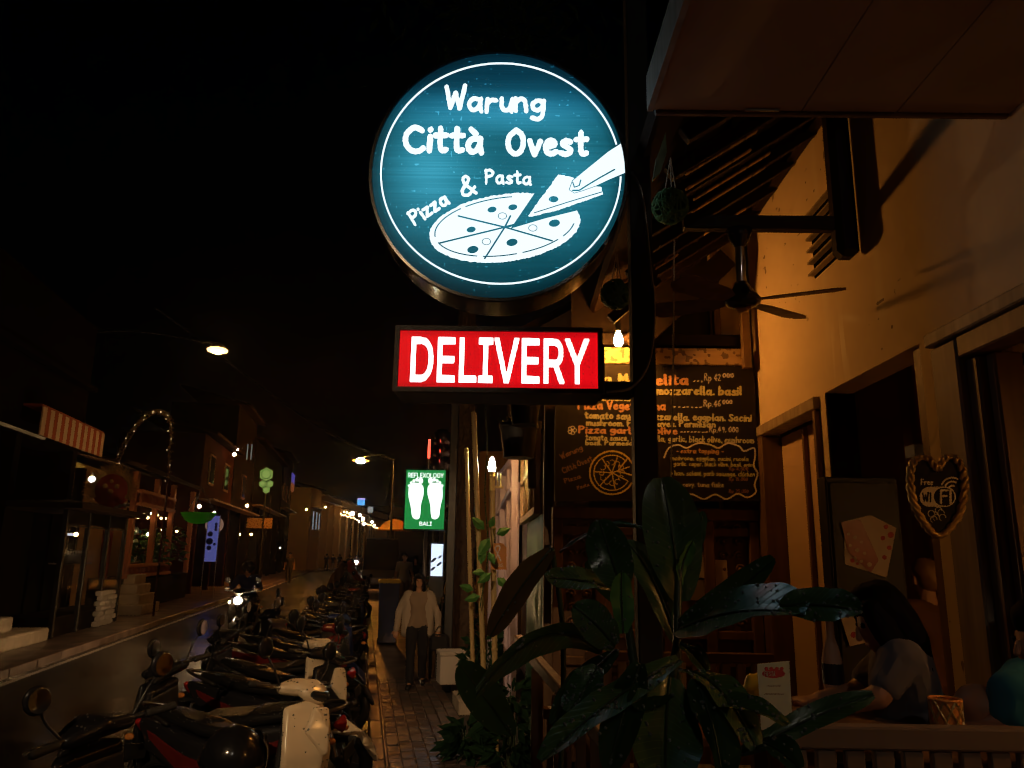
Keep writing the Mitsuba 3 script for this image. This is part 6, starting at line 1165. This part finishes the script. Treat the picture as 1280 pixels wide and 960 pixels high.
bt.part('glass', lathe([(0, 0), (.036, 0), (.038, hb2 * .5), (.030, hb2 * .62), (.016, hb2 * .75), (.015, hb2 * .98), (0, hb2)], 18).apply_translation((c[0], 3.18, tz + .001)), 'skin_pale', True); bt.part('label', lathe([(.0395, hb2 * .25), (.040, hb2 * .26), (.040, hb2 * .46), (.0395, hb2 * .47)], 18).apply_translation((c[0], 3.18, tz)), 'black', True)
# person at the right edge with raised knee, in teal
q = P; pel = q(1296, 912, 2.78)
J = dict(head=q(1300, 800, 2.72), neck=q(1298, 838, 2.74), chest=q(1292, 862, 2.75), pelvis=pel, shR=q(1266, 868, 2.62), shL=q(1300, 858, 2.9), elR=q(1262, 905, 2.60), elL=q(1290, 890, 2.98), haR=q(1225, 906, 2.66), haL=q(1250, 884, 2.86), hipR=pel + (0, -.09, 0), hipL=pel + (0, .09, 0), knR=q(1222, 884, 2.70), knL=q(1236, 886, 2.88), anR=q(1240, 960, 2.72), anL=q(1250, 958, 2.9), toR=q(1215, 972, 2.72), toL=q(1225, 970, 2.9))
pt_ = person('person in teal shirt sitting with bare raised knee at the right edge', J, 'teal_cloth', 'skin', 'hair', k=.95, sleeve='short', look=(-1, -.1, -.15), fine=.022)
bch = Thing('corner_bench', 'dark corner bench under the person in teal', 'bench'); zse = pel[2] - .10; bch.part('seat', bx(1.36, WX - .015, 2.66, 3.05 - .25, min(zse, 1.05) - .05, min(zse, 1.05), .01), 'wood')
# guest inside, seen through the middle opening
c = P(1158, 724, 4.4); dzp = c[2] - 1.60 * 1.0; J, k, f = standing((c[0], 4.4, .5), (-.3, 1), 1.72 * (c[2] - .5) / 1.60, .05); person('guest with fair hair and reddish brown shirt standing inside the dining room', J, 'brown_cloth', 'dark_cloth', 'hair_blond', 'skin_pale', k, look=f, fine=.035)

# ---------------------------------------------------------------- the big leafy plant in front
plant = Thing('leafy_plant', 'large dark leafy plant beaded with rain in front of the terrace', 'plant')
pg = np.random.default_rng(17)
def leaf(base, tip, wpx, Yb, Yt, face=(0, -1, .35), arch=0.0, matn='leaf', drops=50, cup=.18, side_=0.0):
    a, b = P(*base, Yb), P(*tip, Yt); L = np.linalg.norm(b - a); d = (b - a) / L; n = np.array(face, float); n -= d * (n @ d); n /= np.linalg.norm(n); s = np.cross(d, n)
    w = wpx / FPX * (Yb + Yt) / 2 * 1.12; NU, NV = 18, 9; tw0, bow = pg.uniform(-.7, .7), pg.uniform(-.02, .012); up = np.array([0, 0, 1.0]); V = []; 
    for i in range(NU + 1):
        t = i / NU; prof = math.sqrt(max(0, 1 - ((t - .56) / (.46 if t > .56 else .60)) ** 2)) ** (1.0 if t > .56 else 1.25)
        prof = max(prof, .02); tw_ = tw0 * (t - .3); s_ = s * math.cos(tw_) + n * math.sin(tw_); n_ = n * math.cos(tw_) - s * math.sin(tw_); c = a + d * L * t + n * bow * (t * t - t) * 4 + up * arch * 4 * t * (1 - t) + s * side_ * 4 * t * (1 - t); wv = .006 * math.sin(t * 7 + base[0])
        for j in range(NV):
            v = (j / (NV - 1) - .5) * 2; V.append(c + s_ * v * w / 2 * prof + n_ * (cup * abs(v) * w / 2 * prof + wv * abs(v) + .002 * math.sin(t * 22 + v * 2) * abs(v)) - n_ * (.004 * (abs(v) < .01)))
    V = np.array(V); F = []
    for i in range(NU):
        for j in range(NV - 1): q = i * NV + j; F += [[q, q + 1, q + NV + 1], [q, q + NV + 1, q + NV]]
    m = trimesh.Trimesh(V, F, process=False); uvl = np.array([((j / (NV - 1)), i / NU) for i in range(NU + 1) for j in range(NV)]); key = plant.part('leaf', m, {'leaf': 'wet_leaf'}.get(matn, matn), True, uv=uvl)
    rib = V[NV // 2::NV] - n * .001; plant.part('midrib', tube(rib + n * .004, np.linspace(.0038, .0012, NU + 1), 5), 'stem', True, under=key)
    drops = int(drops * .45)
    if drops:
        ms = []; tr_ = V[np.array(F)]; vn = m.vertex_normals
        for _ in range(drops):
            f_ = pg.integers(len(F)); w1, w2 = sorted(pg.uniform(0, 1, 2)); bary = np.array([w1, w2 - w1, 1 - w2]); p_ = bary @ tr_[f_]; nn = m.face_normals[f_] if len(m.face_normals) == len(F) else n
            if nn @ n < 0: nn = -nn
            ms.append(ball(p_ + nn * .0008, pg.uniform(.0014, .0042), 1))
        plant.part('raindrops', cat(ms), 'drop', True, under=key, kind='stuff')
    return key
LV = [((850, 752), (827, 597), 64, 1.95, 1.95, (0.15, -1, .1), 0, 'leaf', 60), ((778, 738), (748, 650), 48, 1.85, 1.85, (-.35, -1, .6), 0, 'leaf', 70), ((779, 792), (777, 716), 27, 1.8, 1.8, (.3, -1, .2), 0, 'green_yarn', 15),
      ((772, 738), (682, 722), 34, 1.9, 1.8, (-.1, -.75, .8), .01, 'leaf', 60), ((768, 808), (716, 757), 42, 1.78, 1.75, (-.4, -1, .8), 0, 'leaf', 90), ((752, 816), (596, 868), 34, 1.85, 1.6, (0, -.9, -.4), .075, 'leaf', 20),
      ((690, 685), (612, 795), 34, 2.3, 2.2, (-.5, -1, .2), 0, 'leaf_dry', 10), ((748, 834), (712, 892), 42, 1.75, 1.7, (-.6, -1, .7), 0, 'leaf', 120), ((842, 792), (968, 698), 32, 1.9, 1.7, (.2, -.9, .4), -.01, 'leaf', 40),
      ((850, 786), (1006, 766), 82, 1.84, 1.5, (.1, -.95, .5), .02, 'leaf', 170), ((975, 758), (1078, 764), 42, 1.55, 1.45, (.1, -.95, .4), .012, 'leaf', 60), ((850, 826), (676, 952), 42, 1.75, 1.5, (-.5, -.8, .7), .02, 'leaf', 120),
      ((852, 838), (946, 935), 46, 1.8, 1.6, (.45, -.9, .5), .03, 'leaf', 110), ((838, 846), (832, 985), 74, 1.7, 1.5, (.1, -1, .25), 0, 'leaf', 60), ((920, 945), (1092, 868), 26, 1.7, 1.7, (0, -.8, .8), .01, 'leaf', 60),
      ((851, 730), (866, 676), 16, 1.9, 1.9, (.7, -1, .2), 0, 'green_yarn', 6), ((846, 802), (782, 676), 36, 1.97, 2.0, (.4, -1, -.1), .02, 'leaf', 12), ((846, 800), (884, 838), 22, 1.85, 1.75, (.3, -.9, .6), 0, 'leaf', 25),
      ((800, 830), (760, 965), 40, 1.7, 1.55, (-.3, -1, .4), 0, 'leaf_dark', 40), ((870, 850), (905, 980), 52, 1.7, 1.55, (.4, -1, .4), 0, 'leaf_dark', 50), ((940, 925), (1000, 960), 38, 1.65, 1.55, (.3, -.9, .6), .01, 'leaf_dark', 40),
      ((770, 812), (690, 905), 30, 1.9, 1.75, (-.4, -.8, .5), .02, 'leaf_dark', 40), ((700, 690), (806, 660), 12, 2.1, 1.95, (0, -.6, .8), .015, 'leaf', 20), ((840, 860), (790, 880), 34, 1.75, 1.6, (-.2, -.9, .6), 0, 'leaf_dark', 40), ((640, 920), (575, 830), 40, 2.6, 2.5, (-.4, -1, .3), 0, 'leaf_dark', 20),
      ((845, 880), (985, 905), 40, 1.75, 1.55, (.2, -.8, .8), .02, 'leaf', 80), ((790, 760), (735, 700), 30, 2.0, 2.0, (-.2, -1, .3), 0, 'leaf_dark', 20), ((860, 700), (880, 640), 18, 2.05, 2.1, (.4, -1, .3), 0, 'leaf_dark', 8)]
for L_ in LV: leaf(*L_[:8], drops=L_[8])
pbse = P(846, 1010, 1.82); zpot = 1.0
for px0, px1, py1, Yq in ((846, 848, 700, 1.92), (800, 778, 735, 1.85), (838, 846, 800, 1.82)):
    b = P(px1, py1, Yq); plant.part('stem', tube(curve([(pbse[0] + (px0 - 846) * .0012, pbse[1], zpot), (P(px0, 900, 1.83)), b], 5), np.linspace(.016, .008, 11), 8), 'stem', True)
plant.part('stem', tube(curve([P(700, 1000, 2.4), P(704, 800, 2.35), P(690, 685, 2.3)], 5), .008, 7), 'stem', True)
pp = Thing('plant_pot', 'dark glazed pot holding the leafy plant on the terrace edge', 'plant pot', M=frame((pbse[0], pbse[1], .5)))
pp.part('body', lathe([(0, 0), (.15, 0), (.24, .22), (.26, .42), (.23, .52), (.25, .55), (.21, .55), (.19, .5), (0, .48)], 28), 'pot', 40); pp.part('soil', lathe([(0, .505), (.185, .505), (.185, .49), (0, .49)], 20), 'ground')
rest.part('terrace_floor', bx(.05, WX, 1.2, 2.095, .05, .498, .01), 'concrete')
rest.part('foundation', bx(.62, 4.75, .4, 7.2, -.4, .045), 'concrete')
# ---------------------------------------------------------------- the damp night air
scene['haze_medium'] = {'type': 'homogeneous', 'albedo': .95, 'sigma_t': .0010, 'phase': {'type': 'hg', 'g': .97}}
scene['haze'] = {'type': 'cube', 'to_world': T4().translate([-10, 85, 6.5]).scale([51, 107, 8.2]), 'bsdf': {'type': 'null'}, 'interior': {'type': 'ref', 'id': 'haze_medium'}}
labels['haze'] = {'kind': 'stuff', 'label': 'thin damp night haze over the street', 'category': 'haze'}
scene['camera']['medium'] = {'type': 'ref', 'id': 'haze_medium'}
